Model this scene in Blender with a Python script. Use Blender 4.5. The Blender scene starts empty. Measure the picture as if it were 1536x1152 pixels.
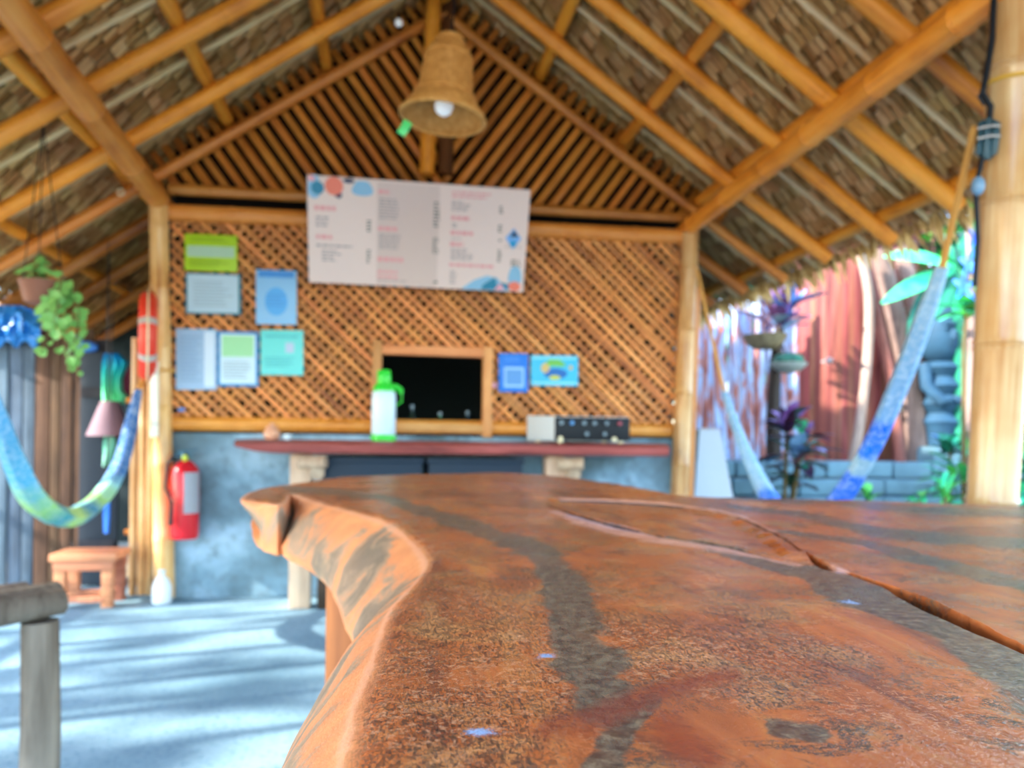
import bpy, bmesh, math, random
import numpy as np
from mathutils import Vector, Matrix, noise
from mathutils.geometry import delaunay_2d_cdt
random.seed(7)
R = random.random
def U(a, b): return a + (b - a) * random.random()
PI = math.pi
SC = bpy.context.scene
COL = SC.collection

# ------------------------------------------------------------------ camera, sky, sun, exposure
F_PX, CX, CY = 1154.0, 768.0, 655.0          # focal length and principal point of the 1536x1152 picture
EYE = Vector((0, 0, 0.92)); YAW, ROLL = math.radians(9.3), math.radians(0.7)
FWD = Vector((math.sin(YAW), math.cos(YAW), 0))
R0 = Vector((math.cos(YAW), -math.sin(YAW), 0)); Z = Vector((0, 0, 1))
RT = R0 * math.cos(ROLL) + Z * math.sin(ROLL)
UP = Z * math.cos(ROLL) - R0 * math.sin(ROLL)
cam_d = bpy.data.cameras.new('camera'); cam = bpy.data.objects.new('camera', cam_d); COL.objects.link(cam)
cam_d.sensor_width = 36; cam_d.sensor_fit = 'HORIZONTAL'; cam_d.lens = F_PX / 1536 * 36
cam_d.shift_y = (CY - 576) / 1536; cam_d.clip_start = 0.02; cam_d.clip_end = 200
cam_d.dof.use_dof = True; cam_d.dof.focus_distance = 0.38; cam_d.dof.aperture_fstop = 9.0
m3 = Matrix((RT, UP, -FWD)).transposed()
cam.matrix_world = Matrix.Translation(EYE) @ m3.to_4x4()
SC.camera = cam

SC.view_settings.view_transform = 'Standard'; SC.view_settings.look = 'None'
SC.view_settings.gamma = 1; SC.view_settings.use_curve_mapping = False
SC.view_settings.exposure = 1.3
world = bpy.data.worlds.new('sky'); SC.world = world; world.use_nodes = True
wn = world.node_tree; bgn = wn.nodes['Background']
sky = wn.nodes.new('ShaderNodeTexSky'); sky.sky_type = 'NISHITA'; sky.sun_disc = False
sky.sun_elevation = math.radians(32); sky.sun_rotation = math.radians(260); sky.altitude = 50
sky.air_density = 1.0; sky.dust_density = 0.6; sky.ozone_density = 1.5
wn.links.new(sky.outputs[0], bgn.inputs[0]); bgn.inputs[1].default_value = 0.55
sun_d = bpy.data.lights.new('sun', 'SUN'); sun = bpy.data.objects.new('sun', sun_d); COL.objects.link(sun)
sun_d.energy = 6.0; sun_d.angle = math.radians(1.2); sun_d.color = (1.0, 0.93, 0.82)
SUN_DIR = Vector((math.cos(math.radians(14)), math.sin(math.radians(14)), -math.tan(math.radians(31)))).normalized()
sun.rotation_euler = SUN_DIR.to_track_quat('-Z', 'Y').to_euler()
sun.location = (-12, -3, 9)

def ray(u, v):
    return FWD + RT * ((u - CX) / F_PX) - UP * ((v - CY) / F_PX)
def at_y(u, v, y): d = ray(u, v); return EYE + d * (y / d.y)
def at_x(u, v, x): d = ray(u, v); return EYE + d * (x / d.x)
def at_z(u, v, z): d = ray(u, v); return EYE + d * ((z - EYE.z) / d.z)
def at_d(u, v, dep): return EYE + ray(u, v) * dep
def plan(lat, dep, z=0.0):
    p = R0 * lat + Vector((FWD.x, FWD.y, 0)) * dep; return Vector((p.x, p.y, z))
def pix(p):
    d = Vector(p) - EYE; k = d.dot(FWD)
    return CX + F_PX * d.dot(RT) / k, CY - F_PX * d.dot(UP) / k

# ------------------------------------------------------------------ objects
W = {}
def _world(o): return W.get(o.name, Matrix.Identity(4))
def put(o, M, parent=None):
    COL.objects.link(o); W[o.name] = M.copy()
    if parent is not None:
        o.parent = parent; o.matrix_basis = _world(parent).inverted() @ M
    else: o.matrix_basis = M
    return o
def tag(o, label=None, cat=None, group=None, kind=None):
    if label: o['label'] = label
    if cat: o['category'] = cat
    if group: o['group'] = group
    if kind: o['kind'] = kind
    return o
def thing(name, label, cat, loc, group=None, M=None, kind=None):
    o = bpy.data.objects.new(name, None); o.empty_display_size = 0.05
    put(o, M if M is not None else Matrix.Translation(Vector(loc)))
    return tag(o, label, cat, group, kind)
def structure(name, loc=(0, 0, 0)):
    o = bpy.data.objects.new(name, None); put(o, Matrix.Translation(Vector(loc))); o['kind'] = 'structure'; return o

def frame_z(p0, p1, side=None):
    """matrix whose local Z runs from p0 to p1"""
    z = (Vector(p1) - Vector(p0)).normalized()
    s = Vector(side) if side is not None else (Vector((0, 0, 1)) if abs(z.z) < 0.9 else Vector((1, 0, 0)))
    x = s.cross(z).normalized(); y = z.cross(x)
    M = Matrix((x, y, z)).transposed().to_4x4(); M.translation = Vector(p0); return M

class MB:
    def __init__(s): s.v = []; s.f = []; s.mi = []; s.cur = 0
    def add(s, vs, fs):
        b = len(s.v); s.v += [Vector(p) for p in vs]; s.f += [tuple(i + b for i in f) for f in fs]; s.mi += [s.cur] * len(fs)
    def box(s, c, sz, rot=None, ch=0.0):
        c = Vector(c); hx, hy, hz = [k / 2 for k in sz]
        if ch <= 0:
            vs = [Vector((x * hx, y * hy, z * hz)) for x in (-1, 1) for y in (-1, 1) for z in (-1, 1)]
            fs = [(0, 1, 3, 2), (4, 6, 7, 5), (0, 4, 5, 1), (2, 3, 7, 6), (0, 2, 6, 4), (1, 5, 7, 3)]
        else:
            bm = bmesh.new(); bmesh.ops.create_cube(bm, size=1)
            for q in bm.verts: q.co = Vector((q.co.x * sz[0], q.co.y * sz[1], q.co.z * sz[2]))
            bmesh.ops.bevel(bm, geom=bm.edges[:], offset=ch, segments=2, affect='EDGES', profile=0.6)
            bm.verts.index_update(); vs = [q.co.copy() for q in bm.verts]; fs = [tuple(q.index for q in f.verts) for f in bm.faces]; bm.free()
        if rot is not None: vs = [rot @ p for p in vs]
        s.add([p + c for p in vs], fs); return s
    def tube(s, path, rad, seg=10, cap=True, flat=1.0, up=None, phase=0.0):
        path = [Vector(p) for p in path]; n = len(path)
        if not hasattr(rad, '__len__'): rad = [rad] * n
        if not hasattr(flat, '__len__'): flat = [flat] * n
        vs = []; prev = None
        for i in range(n):
            t = (path[min(i + 1, n - 1)] - path[max(i - 1, 0)]).normalized()
            if prev is None:
                a = Vector(up) if up is not None else (Vector((0, 0, 1)) if abs(t.z) < 0.9 else Vector((1, 0, 0)))
            else: a = prev
            y = (a - t * a.dot(t)).normalized(); x = y.cross(t); prev = y
            for k in range(seg):
                q = 2 * PI * k / seg + phase
                vs.append(path[i] + x * (math.cos(q) * rad[i]) + y * (math.sin(q) * rad[i] * flat[i]))
        fs = [(i * seg + k, i * seg + (k + 1) % seg, (i + 1) * seg + (k + 1) % seg, (i + 1) * seg + k) for i in range(n - 1) for k in range(seg)]
        if cap: fs += [tuple(range(seg))[::-1], tuple(range((n - 1) * seg, n * seg))]
        s.add(vs, fs); return s
    def lathe(s, c, prof, seg=24, M=None, wob=None, cap=True):
        c = Vector(c); vs = []
        for (r, z) in prof:
            for k in range(seg):
                a = 2 * PI * k / seg; rr = r * (wob(a, z) if wob else 1)
                p = Vector((rr * math.cos(a), rr * math.sin(a), z)); vs.append((M @ p if M else p) + c)
        n = len(prof)
        fs = [(i * seg + k, i * seg + (k + 1) % seg, (i + 1) * seg + (k + 1) % seg, (i + 1) * seg + k) for i in range(n - 1) for k in range(seg)]
        if cap and prof[0][0] > 1e-6: fs.append(tuple(range(seg))[::-1])
        if cap and prof[-1][0] > 1e-6: fs.append(tuple(range((n - 1) * seg, n * seg)))
        s.add(vs, fs); return s
    def ball(s, c, r, n=8, sc=(1, 1, 1), wob=0.0):
        c = Vector(c); seg = n * 2; vs = [c + Vector((0, 0, -r * sc[2]))]
        for i in range(1, n):
            t = -PI / 2 + PI * i / n
            for k in range(seg):
                a = 2 * PI * k / seg; w = 1 + wob * (R() - .5)
                vs.append(c + Vector((math.cos(t) * math.cos(a) * sc[0], math.cos(t) * math.sin(a) * sc[1], math.sin(t) * sc[2])) * (r * w))
        vs.append(c + Vector((0, 0, r * sc[2]))); L = len(vs) - 1; fs = []
        for k in range(seg):
            fs.append((0, 1 + (k + 1) % seg, 1 + k)); fs.append((L, L - seg + k, L - seg + (k + 1) % seg))
        for i in range(n - 2):
            for k in range(seg):
                a = 1 + i * seg; fs.append((a + k, a + (k + 1) % seg, a + seg + (k + 1) % seg, a + seg + k))
        s.add(vs, fs); return s
    def torus(s, c, R1, r2, ax='z', n=32, m=10, M=None, sc=1.0, a0=0, a1=2 * PI):
        c = Vector(c); vs = []; closed = abs(a1 - a0 - 2 * PI) < 1e-6; nn = n if closed else n + 1
        for i in range(nn):
            a = a0 + (a1 - a0) * i / n
            for k in range(m):
                b = 2 * PI * k / m; rr = R1 + r2 * math.cos(b); h = r2 * math.sin(b) * sc
                p = {'z': Vector((rr * math.cos(a), rr * math.sin(a), h)), 'x': Vector((h, rr * math.cos(a), rr * math.sin(a))), 'y': Vector((rr * math.cos(a), h, rr * math.sin(a)))}[ax]
                vs.append((M @ p if M else p) + c)
        fs = [(i * m + k, i * m + (k + 1) % m, ((i + 1) % nn) * m + (k + 1) % m, ((i + 1) % nn) * m + k) for i in range(n) for k in range(m)]
        if not closed: fs += [tuple(range(m)), tuple(range(n * m, nn * m))[::-1]]
        s.add(vs, fs); return s
    def leaf(s, base, d, up, L, w, droop=0.3, seg=4, fold=0.25):
        base = Vector(base); d = Vector(d).normalized(); up = Vector(up); side = d.cross(up)
        if side.length < 1e-3: side = Vector((1, 0, 0))
        side.normalize(); n = side.cross(d).normalized(); vs = []
        for i in range(seg + 1):
            t = i / seg; c = base + d * (L * t) + Vector((0, 0, -1)) * (droop * L * t * t)
            ww = w * 0.5 * math.sin(PI * min(1, (t * 0.93 + 0.05))) ** 0.7
            vs += [c - side * ww + n * ww * fold, c, c + side * ww + n * ww * fold]
        fs = []
        for i in range(seg):
            a = i * 3; fs += [(a, a + 1, a + 4, a + 3), (a + 1, a + 2, a + 5, a + 4)]
        s.add(vs, fs); return s
    def mesh(s, name, mats, smooth=True, M=None, angle=40):
        me = bpy.data.meshes.new(name); Mi = M.inverted() if M is not None else None
        me.from_pydata([(Mi @ p if Mi is not None else p) for p in s.v], [], s.f)
        if not isinstance(mats, (list, tuple)): mats = [mats]
        for m in mats: me.materials.append(m)
        me.polygons.foreach_set('material_index', s.mi)
        bm = bmesh.new(); bm.from_mesh(me); bmesh.ops.recalc_face_normals(bm, faces=bm.faces)
        if smooth:
            ca = math.radians(angle)
            for e in bm.edges: e.smooth = not (len(e.link_faces) == 2 and e.calc_face_angle(0) > ca)
            for f in bm.faces: f.smooth = True
        bm.to_mesh(me); bm.free(); return me
    def build(s, name, mats, parent=None, M=None, local=False, smooth=True, angle=40, label=None):
        """vertices are world coordinates unless local=True (then they are in M's frame)"""
        if M is None:
            if parent is not None: M = _world(parent)
            else:
                lo = Vector([min(p[i] for p in s.v) for i in range(3)]); hi = Vector([max(p[i] for p in s.v) for i in range(3)])
                M = Matrix.Translation(Vector(((lo.x + hi.x) / 2, (lo.y + hi.y) / 2, lo.z)))
        me = s.mesh(name, mats, smooth, None if local else M, angle)
        o = bpy.data.objects.new(name, me); put(o, M, parent)
        if label: o['label'] = label
        return o
def inst(name, me, M, parent): return put(bpy.data.objects.new(name, me), M, parent)

# ------------------------------------------------------------------ materials
def hexc(h):
    c = [int(h[i:i + 2], 16) / 255 for i in (0, 2, 4)]
    return tuple(((x / 12.92) if x <= 0.04045 else ((x + 0.055) / 1.055) ** 2.4) for x in c) + (1,)
class Mat:
    def __init__(s, name, rough=0.6, spec=0.4, metal=0.0):
        s.m = bpy.data.materials.new(name); s.m.use_nodes = True; s.t = s.m.node_tree
        s.b = s.t.nodes['Principled BSDF']; s.b.inputs['Roughness'].default_value = rough
        s.b.inputs['Specular IOR Level'].default_value = spec; s.b.inputs['Metallic'].default_value = metal
        s.tc = s.t.nodes.new('ShaderNodeTexCoord'); s.co = s.tc.outputs['Object']
    def n(s, ty, **kw):
        nd = s.t.nodes.new(ty)
        for k, v in kw.items():
            if k.startswith('_'): setattr(nd, k[1:], v)
            else: s.set(nd.inputs[k.replace('__', ' ')], v)
        return nd
    def set(s, inp, v):
        if isinstance(v, bpy.types.NodeSocket): s.t.links.new(v, inp)
        else: inp.default_value = v
    def math(s, op, a, b=0.0, c=None, clamp=False):
        nd = s.t.nodes.new('ShaderNodeMath'); nd.operation = op; nd.use_clamp = clamp; s.set(nd.inputs[0], a); s.set(nd.inputs[1], b)
        if c is not None: s.set(nd.inputs[2], c)
        return nd.outputs[0]
    def noise(s, scale, det=3, rough=0.55, dist=0.0, stretch=None, co=None, off=None):
        c = co or s.co
        if stretch or off:
            mp = s.t.nodes.new('ShaderNodeMapping'); s.t.links.new(c, mp.inputs[0])
            if stretch: mp.inputs['Scale'].default_value = stretch
            if off is not None: s.set(mp.inputs['Location'], off)
            c = mp.outputs[0]
        nd = s.n('ShaderNodeTexNoise', Scale=scale, Detail=det, Roughness=rough, Distortion=dist); s.t.links.new(c, nd.inputs['Vector']); return nd.outputs[0]
    def ramp(s, fac, stops, interp='LINEAR'):
        nd = s.t.nodes.new('ShaderNodeValToRGB'); nd.color_ramp.interpolation = interp; s.set(nd.inputs[0], fac)
        el = nd.color_ramp.elements
        while len(el) < len(stops): el.new(0.5)
        for e, (p, c) in zip(el, stops): e.position = p; e.color = c if len(c) == 4 else tuple(c) + (1,)
        return nd.outputs[0]
    def step(s, fac, a, b): return s.ramp(fac, [(a, (0, 0, 0, 1)), (b, (1, 1, 1, 1))])
    def mix(s, f, a, b, mode='MIX'):
        nd = s.t.nodes.new('ShaderNodeMix'); nd.data_type = 'RGBA'; nd.blend_type = mode
        s.set(nd.inputs[0], f); s.set(nd.inputs[6], a); s.set(nd.inputs[7], b); return nd.outputs[2]
    def isl(s): return s.t.nodes.new('ShaderNodeNewGeometry').outputs['Random Per Island']
    def rnd(s): return s.t.nodes.new('ShaderNodeObjectInfo').outputs['Random']
    def vary(s, col, lo=0.75, hi=1.2, hue=0.02):
        r = s.rnd(); h = s.t.nodes.new('ShaderNodeHueSaturation'); s.set(h.inputs['Color'], col)
        mr = s.n('ShaderNodeMapRange'); s.set(mr.inputs[0], r); mr.inputs[3].default_value = lo; mr.inputs[4].default_value = hi
        s.t.links.new(mr.outputs[0], h.inputs['Value'])
        r2 = s.math('FRACT', s.math('MULTIPLY', r, 37.7)); s.t.links.new(s.math('MULTIPLY_ADD', r2, 2 * hue, 0.5 - hue), h.inputs['Hue'])
        return h.outputs[0]
    def color(s, c): s.set(s.b.inputs['Base Color'], c); return s
    def bump(s, h, strength=0.3, dist=0.01):
        nd = s.n('ShaderNodeBump', Strength=strength, Distance=dist, Height=h); s.t.links.new(nd.outputs[0], s.b.inputs['Normal']); return s
    def rough(s, v): s.set(s.b.inputs['Roughness'], v); return s

def flat(name, h, rough=0.55, metal=0.0, spec=0.4, var=0.08, sc=30):
    m = Mat(name, rough, spec, metal); c = hexc(h); d = tuple(x * (1 - 2 * var) for x in c[:3]) + (1,)
    m.color(m.mix(m.noise(sc, 3), d, c)); return m.m
def bamboo_mat(name, light, dark, rough=0.38, pale=None, lo=0.8, hi=1.15):
    m = Mat(name, rough, 0.5); r = m.rnd(); off = m.n('ShaderNodeCombineXYZ', Z=m.math('MULTIPLY', r, 23.0), X=m.math('MULTIPLY', r, 7.0)).outputs[0]
    n1 = m.noise(1.0, 4, 0.6, 0.6, stretch=(60, 60, 2.2), off=off); n2 = m.noise(3.0, 3, 0.6, off=off)
    c = m.ramp(m.math('MULTIPLY_ADD', n2, 0.5, m.math('MULTIPLY', n1, 0.5)), [(0.32, hexc(dark)), (0.5, hexc(light)), (0.75, hexc(pale or light))])
    c = m.vary(c, lo, hi, 0.006); m.color(c); m.bump(n1, 0.15, 0.003); return m.m
def wood_mat(name, light, dark, rough=0.55, axis='z', sc=1.0, lo=0.75, hi=1.2, mid=0.5):
    m = Mat(name, rough, 0.35); st = {'z': (30, 30, 2), 'x': (2, 30, 30), 'y': (30, 2, 30)}[axis]
    off = m.n('ShaderNodeCombineXYZ', X=m.math('MULTIPLY', m.rnd(), 9.0), Z=m.math('MULTIPLY', m.rnd(), 31.0)).outputs[0]
    n1 = m.noise(sc, 5, 0.6, 0.8, stretch=st, off=off); n2 = m.noise(4 * sc, 3, off=off)
    c = m.ramp(m.math('MULTIPLY_ADD', n2, 0.35, m.math('MULTIPLY', n1, 0.65)), [(0.3, hexc(dark)), (mid + 0.12, hexc(light))])
    m.color(m.vary(c, lo, hi, 0.01)); m.bump(n1, 0.3, 0.004); return m.m

BAM = bamboo_mat('golden_bamboo', 'E09038', 'A85A1C', pale='F0B060')
BAM_R = bamboo_mat('roof_bamboo', 'E8962A', 'AC5E10', pale='F0AC48', rough=0.45)
BAM_P = bamboo_mat('pale_bamboo', 'D8A868', '9C5C26', pale='ECD4A4', rough=0.3)
BAM_D = bamboo_mat('brown_bamboo', 'C47A2C', '824414', pale='DC9A48', lo=0.75, hi=1.2)
LATT = bamboo_mat('lattice_bamboo', 'D88C48', '8E4A1E', pale='EDB070', lo=0.65, hi=1.25, rough=0.45)
POST_BIG = None

def bamboo(p0, p1, r, parent, mat, name='pole', taper=0.0, seg=12, node=0.33, label=None, bow=0.0, hollow=True):
    """one culm: local Z along the axis, swollen nodes with a groove, open hollow end"""
    p0 = Vector(p0); p1 = Vector(p1); L = (p1 - p0).length; M = frame_z(p0, p1); mb = MB(); zs = [(0, 1.0)]
    z = U(0.4, 1) * node
    while z < L - 0.02:
        zs += [(z - 0.02, 1.0), (z - 0.006, 1.06), (z, 0.99), (z + 0.007, 1.07), (z + 0.022, 1.0)]; z += node * U(0.85, 1.12)
    zs.append((L, 1.0)); vs = []; a = U(0, 6.28)
    for z, k in zs:
        rr = r * k * (1 - taper * z / L); bx = bow * math.sin(PI * z / L)
        for i in range(seg):
            q = 2 * PI * i / seg; vs.append((rr * math.cos(q) + bx * math.cos(a), rr * math.sin(q) + bx * math.sin(a), z))
    n = len(zs); fs = [(i * seg + k, i * seg + (k + 1) % seg, (i + 1) * seg + (k + 1) % seg, (i + 1) * seg + k) for i in range(n - 1) for k in range(seg)]
    mb.add(vs, fs)
    for zz, dz, rr in ((0, 0.03, r), (L, -0.03, r * (1 - taper))):
        o = len(mb.v); base = 0 if zz == 0 else (n - 1) * seg
        mb.v += [Vector((rr * .72 * math.cos(2 * PI * i / seg), rr * .72 * math.sin(2 * PI * i / seg), zz)) for i in range(seg)]
        mb.v += [Vector((rr * .7 * math.cos(2 * PI * i / seg), rr * .7 * math.sin(2 * PI * i / seg), zz + dz)) for i in range(seg)]
        for i in range(seg):
            j = (i + 1) % seg; mb.f += [(base + i, base + j, o + j, o + i), (o + i, o + j, o + seg + j, o + seg + i)]; mb.mi += [0, 0]
        mb.f.append(tuple(o + seg + i for i in range(seg))); mb.mi.append(0)
    return mb.build(name, mat, parent, M=M, local=True, label=label)

def strip(p0, p1, w, t, nrm, parent, mat, name):
    """split-bamboo strip with a rounded face towards nrm"""
    p0 = Vector(p0); p1 = Vector(p1); L = (p1 - p0).length; M = frame_z(p0, p1, nrm); mb = MB()
    prof = [(-w / 2, 0), (-w * .42, t * .6), (-w * .18, t), (w * .18, t), (w * .42, t * .6), (w / 2, 0)]
    # local y of frame_z(side) points along side
    vs = [(x, y, z) for z in (0, L) for x, y in prof]; n = len(prof)
    fs = [(i, i + 1, n + i + 1, n + i) for i in range(n - 1)] + [(n - 1, 0, n, 2 * n - 1), tuple(range(n))[::-1], tuple(range(n, 2 * n))]
    mb.add(vs, fs); return mb.build(name, mat, parent, M=M, local=True, angle=60)

# ------------------------------------------------------------------ the setting: floor, ground, walls
WY = 4.5                      # plane of the bar wall
XL, XR = -1.21, 1.83          # corner posts of the bar wall
m = Mat('concrete_floor', 0.75, 0.3)
c = m.ramp(m.noise(1.3, 5, 0.6), [(0.35, hexc('668A9C')), (0.62, hexc('8CAEBE'))])
c = m.mix(m.step(m.noise(60, 4, 0.7), 0.52, 0.72), c, hexc('4C7690')); m.color(c); m.bump(m.noise(25, 5), 0.3, 0.01)
M_FLOOR = m.m
m = Mat('sandy_ground', 0.9, 0.2); m.color(m.ramp(m.noise(3, 6, 0.65), [(0.3, hexc('80796A')), (0.65, hexc('ACA491'))])); m.bump(m.noise(18, 5), 0.5, 0.03); M_GROUND = m.m
m = Mat('cement_render', 0.75, 0.3)
c = m.ramp(m.noise(1.6, 5, 0.6, 0.4), [(0.36, hexc('546A72')), (0.5, hexc('7C9CAC')), (0.64, hexc('ACCCE0'))])
m.color(m.mix(m.step(m.noise(14, 5, 0.65), 0.5, 0.8), c, hexc('5F6E72'))); m.bump(m.noise(12, 5), 0.25, 0.01); M_CEM = m.m
M_DARKWOOD = wood_mat('dark_stained_wood', '3A2A1E', '1C140E')
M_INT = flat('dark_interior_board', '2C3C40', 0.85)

fl = MB(); fl.box((0.3, 1.9, -0.06), (5.0, 6.6, 0.12)); tag(fl.build('floor', M_FLOOR, smooth=False), kind='structure')
g = MB()
n = 40
vs = [(-30 + 60 * i / n, -24 + 60 * j / n, -0.1 + 0.04 * noise.noise(Vector((i * .7, j * .7, 3)))) for i in range(n + 1) for j in range(n + 1)]
g.add(vs, [(i * (n + 1) + j, (i + 1) * (n + 1) + j, (i + 1) * (n + 1) + j + 1, i * (n + 1) + j + 1) for i in range(n) for j in range(n)])
tag(g.build('ground', M_GROUND), kind='structure')

wall = structure('wall_back', (0.3, WY, 0))
mb = MB(); mb.box(((XL + XR) / 2, WY + 0.06, 0.46), (XR - XL - .02, 0.12, 0.92), ch=0.008); mb.build('cement_base', M_CEM, wall)
# beams of the wall
bamboo((XL + .02, WY - .03, 2.255), (XR, WY - .03, 2.27), 0.031, wall, BAM_D, 'beam', node=.42)
bamboo((XL + .02, WY - .02, 2.13), (XR, WY - .02, 2.155), 0.047, wall, BAM, 'beam', node=.5)
bamboo((XL + .03, WY, 0.972), (XR - .02, WY, 0.97), 0.042, wall, BAM, 'beam', node=.5)
# lattice: two layers of diagonal split bamboo, cut out round the serving window
WX0, WX1, WZ0, WZ1 = at_y(565, 600, WY).x, at_y(730, 600, WY).x, at_y(640, 642, WY).z, at_y(640, 527, WY).z
def clip(p, d, x0, x1, z0, z1):
    t0, t1 = -1e9, 1e9
    for q, e, a, b in ((p[0], d[0], x0, x1), (p[1], d[1], z0, z1)):
        ta, tb = (a - q) / e, (b - q) / e
        if ta > tb: ta, tb = tb, ta
        t0, t1 = max(t0, ta), min(t1, tb)
    return (t0, t1) if t1 - t0 > 0.03 else None
LX0, LX1, LZ0, LZ1 = XL + .03, XR - .03, 1.0, 2.11
for layer, ang, pitch, y, w in ((0, -43, 0.0465, WY - .012, 0.0275), (1, 47, 0.0465, WY + .002, 0.0245)):
    d = (math.cos(math.radians(ang)), math.sin(math.radians(ang))); nn = (-d[1], d[0]); c0 = ((LX0 + LX1) / 2, (LZ0 + LZ1) / 2)
    for k in range(-44, 45):
        o = k * pitch + U(-.004, .004); p = (c0[0] + nn[0] * o, c0[1] + nn[1] * o); da = math.radians(U(-.5, .5))
        dd = (d[0] * math.cos(da) - d[1] * math.sin(da), d[0] * math.sin(da) + d[1] * math.cos(da))
        t = clip(p, dd, LX0, LX1, LZ0, LZ1)
        if not t: continue
        h = clip(p, dd, WX0 - .01, WX1 + .01, WZ0 - .01, WZ1 + .01)
        segs = [t] if not h else [(t[0], h[0]), (h[1], t[1])]
        for a, b in segs:
            if b - a < 0.03: continue
            strip((p[0] + dd[0] * a, y, p[1] + dd[1] * a), (p[0] + dd[0] * b, y, p[1] + dd[1] * b), w * U(.85, 1.1), 0.007, (0, -1, 0), wall, LATT, 'lattice_strip')
# gable: chevron of bamboo slats under the roof
RX = 0.30                                          # ridge
def roof_z(x): return 3.40 - 0.68 * abs(x - RX)    # rafter centre line
for sgn in (-1, 1):
    ang = math.radians(54); d = Vector((-sgn * math.cos(ang), -math.sin(ang)))   # runs down towards the king post
    for k in range(0, 34):
        x_top = RX + sgn * (0.02 + 0.0605 * k)
        z_top = roof_z(x_top) + 0.15
        L = 3.0
        if abs(d.x) > 0: L = min(L, abs(x_top - RX) / abs(d.x) - .01)
        L = min(L, (z_top - 2.28) / abs(d.y))
        if L < 0.05 or z_top < 2.3: continue
        bamboo((x_top, WY + .03 + U(0, .008), z_top), (x_top + d.x * L, WY + .035, z_top + d.y * L), 0.0232 * U(.88, 1.1), wall, BAM_D, 'gable_slat', seg=8, node=.28)
# king post: pale culm beside a dark timber
tag(bamboo(at_y(640, 262, WY - .06), at_y(652, -40, WY - .1), 0.043, None, BAM_R, 'king_post', node=.45), 'golden bamboo post standing up the middle of the gable behind the lamp', 'post')
mb = MB(); p0 = at_y(668, 262, WY - .0); p1 = at_y(674, -30, WY - .0)
mb.tube([p0, p1], 0.045, 8); tag(mb.build('gable_timber', wood_mat('dark_post_wood', '7A4A20', '3E2410')), 'darker brown timber beside the pale king post at the gable middle', 'post')

# corner posts
post_l = bamboo(at_y(247, 893, WY - .06) * 1.0 - Vector((0, 0, .01)), at_y(238, 292, WY - .06), 0.054, None, BAM_P, 'bamboo_post', node=.36, taper=.08)
tag(post_l, 'bamboo corner post at the left end of the bar wall behind the hammock', 'post', 'bamboo posts')
pr0 = at_y(1013, 880, WY - .06); pr0.z = -0.005
tag(bamboo(pr0, at_y(1036, 340, WY - .06), 0.055, None, BAM_P, 'bamboo_post', node=.4, taper=.06), 'bamboo corner post at the right end of the bar wall', 'post', 'bamboo posts')
tag(bamboo((pr0.x + .10, WY + .02, -.005), at_y(1046, 430, WY + .02), 0.022, None, BAM_D, 'bamboo_pole', node=.4), 'thin brown pole standing just right of the right corner post', 'pole')
BAM_N = bamboo_mat('near_post_bamboo', 'C8A068', 'A86A28', pale='E4D0A0', rough=0.22)
nz = at_d(1488, 750, 2.37); ntop = at_d(1530, -60, 2.30); dirn = (ntop - nz).normalized()
base = nz + dirn * (-nz.z / dirn.z)
npost = bamboo(base, ntop + dirn * .12, 0.067, None, BAM_N, 'bamboo_post', node=.47, taper=-.12, seg=24)
tag(npost, 'thick glossy pale bamboo post close by on the right', 'post', 'bamboo posts')
# split-bamboo screen left of the left post
scr = thing('bamboo_screen', 'narrow screen of upright split bamboo between the left post and the dark doorway', 'screen', (-1.42, WY + .12, 0))
for k in range(5):
    x = at_y(195, 700, WY + .14).x + .022 + k * 0.043
    bamboo((x + U(-.003, .003), WY + .14, 0), (x, WY + .14, 1.46 + U(-.02, .02)), 0.021, scr, BAM_P, 'bamboo_stick', seg=8, node=.45)
for zz in (.35, 1.1): bamboo((-1.46, WY + .175, zz), (-1.24, WY + .175, zz), 0.016, scr, BAM_D, 'rail', seg=8)

# serving window
win = structure('window_1', ((WX0 + WX1) / 2, WY, WZ0))
MW = wood_mat('window_wood', 'E0A468', 'B87238', axis='z')
def bar(p0, p1, w, t, parent, mat, name, ch=.004, side=(0, -1, 0)):
    M = frame_z(p0, p1, side); mb = MB(); L = (Vector(p1) - Vector(p0)).length
    mb.box((0, 0, L / 2), (w, t, L), ch=ch); return mb.build(name, mat, parent, M=M, local=True)
yw = WY - .02
bar((WX0, yw, WZ0 - .03), (WX0, yw, WZ1 + .05), .055, .075, win, MW, 'frame_jamb')
bar((WX1, yw, WZ0 - .05), (WX1, yw, WZ1 + .03), .055, .075, win, MW, 'frame_jamb')
bar((WX0 + .028, yw, WZ1), (WX1 + .03 - .058, yw, WZ1 - .003), .055, .07, win, MW, 'frame_head')
bar((WX0 + .028, yw, WZ0 + .005), (WX1 - .028, yw, WZ0), .05, .07, win, MW, 'frame_sill')

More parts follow.
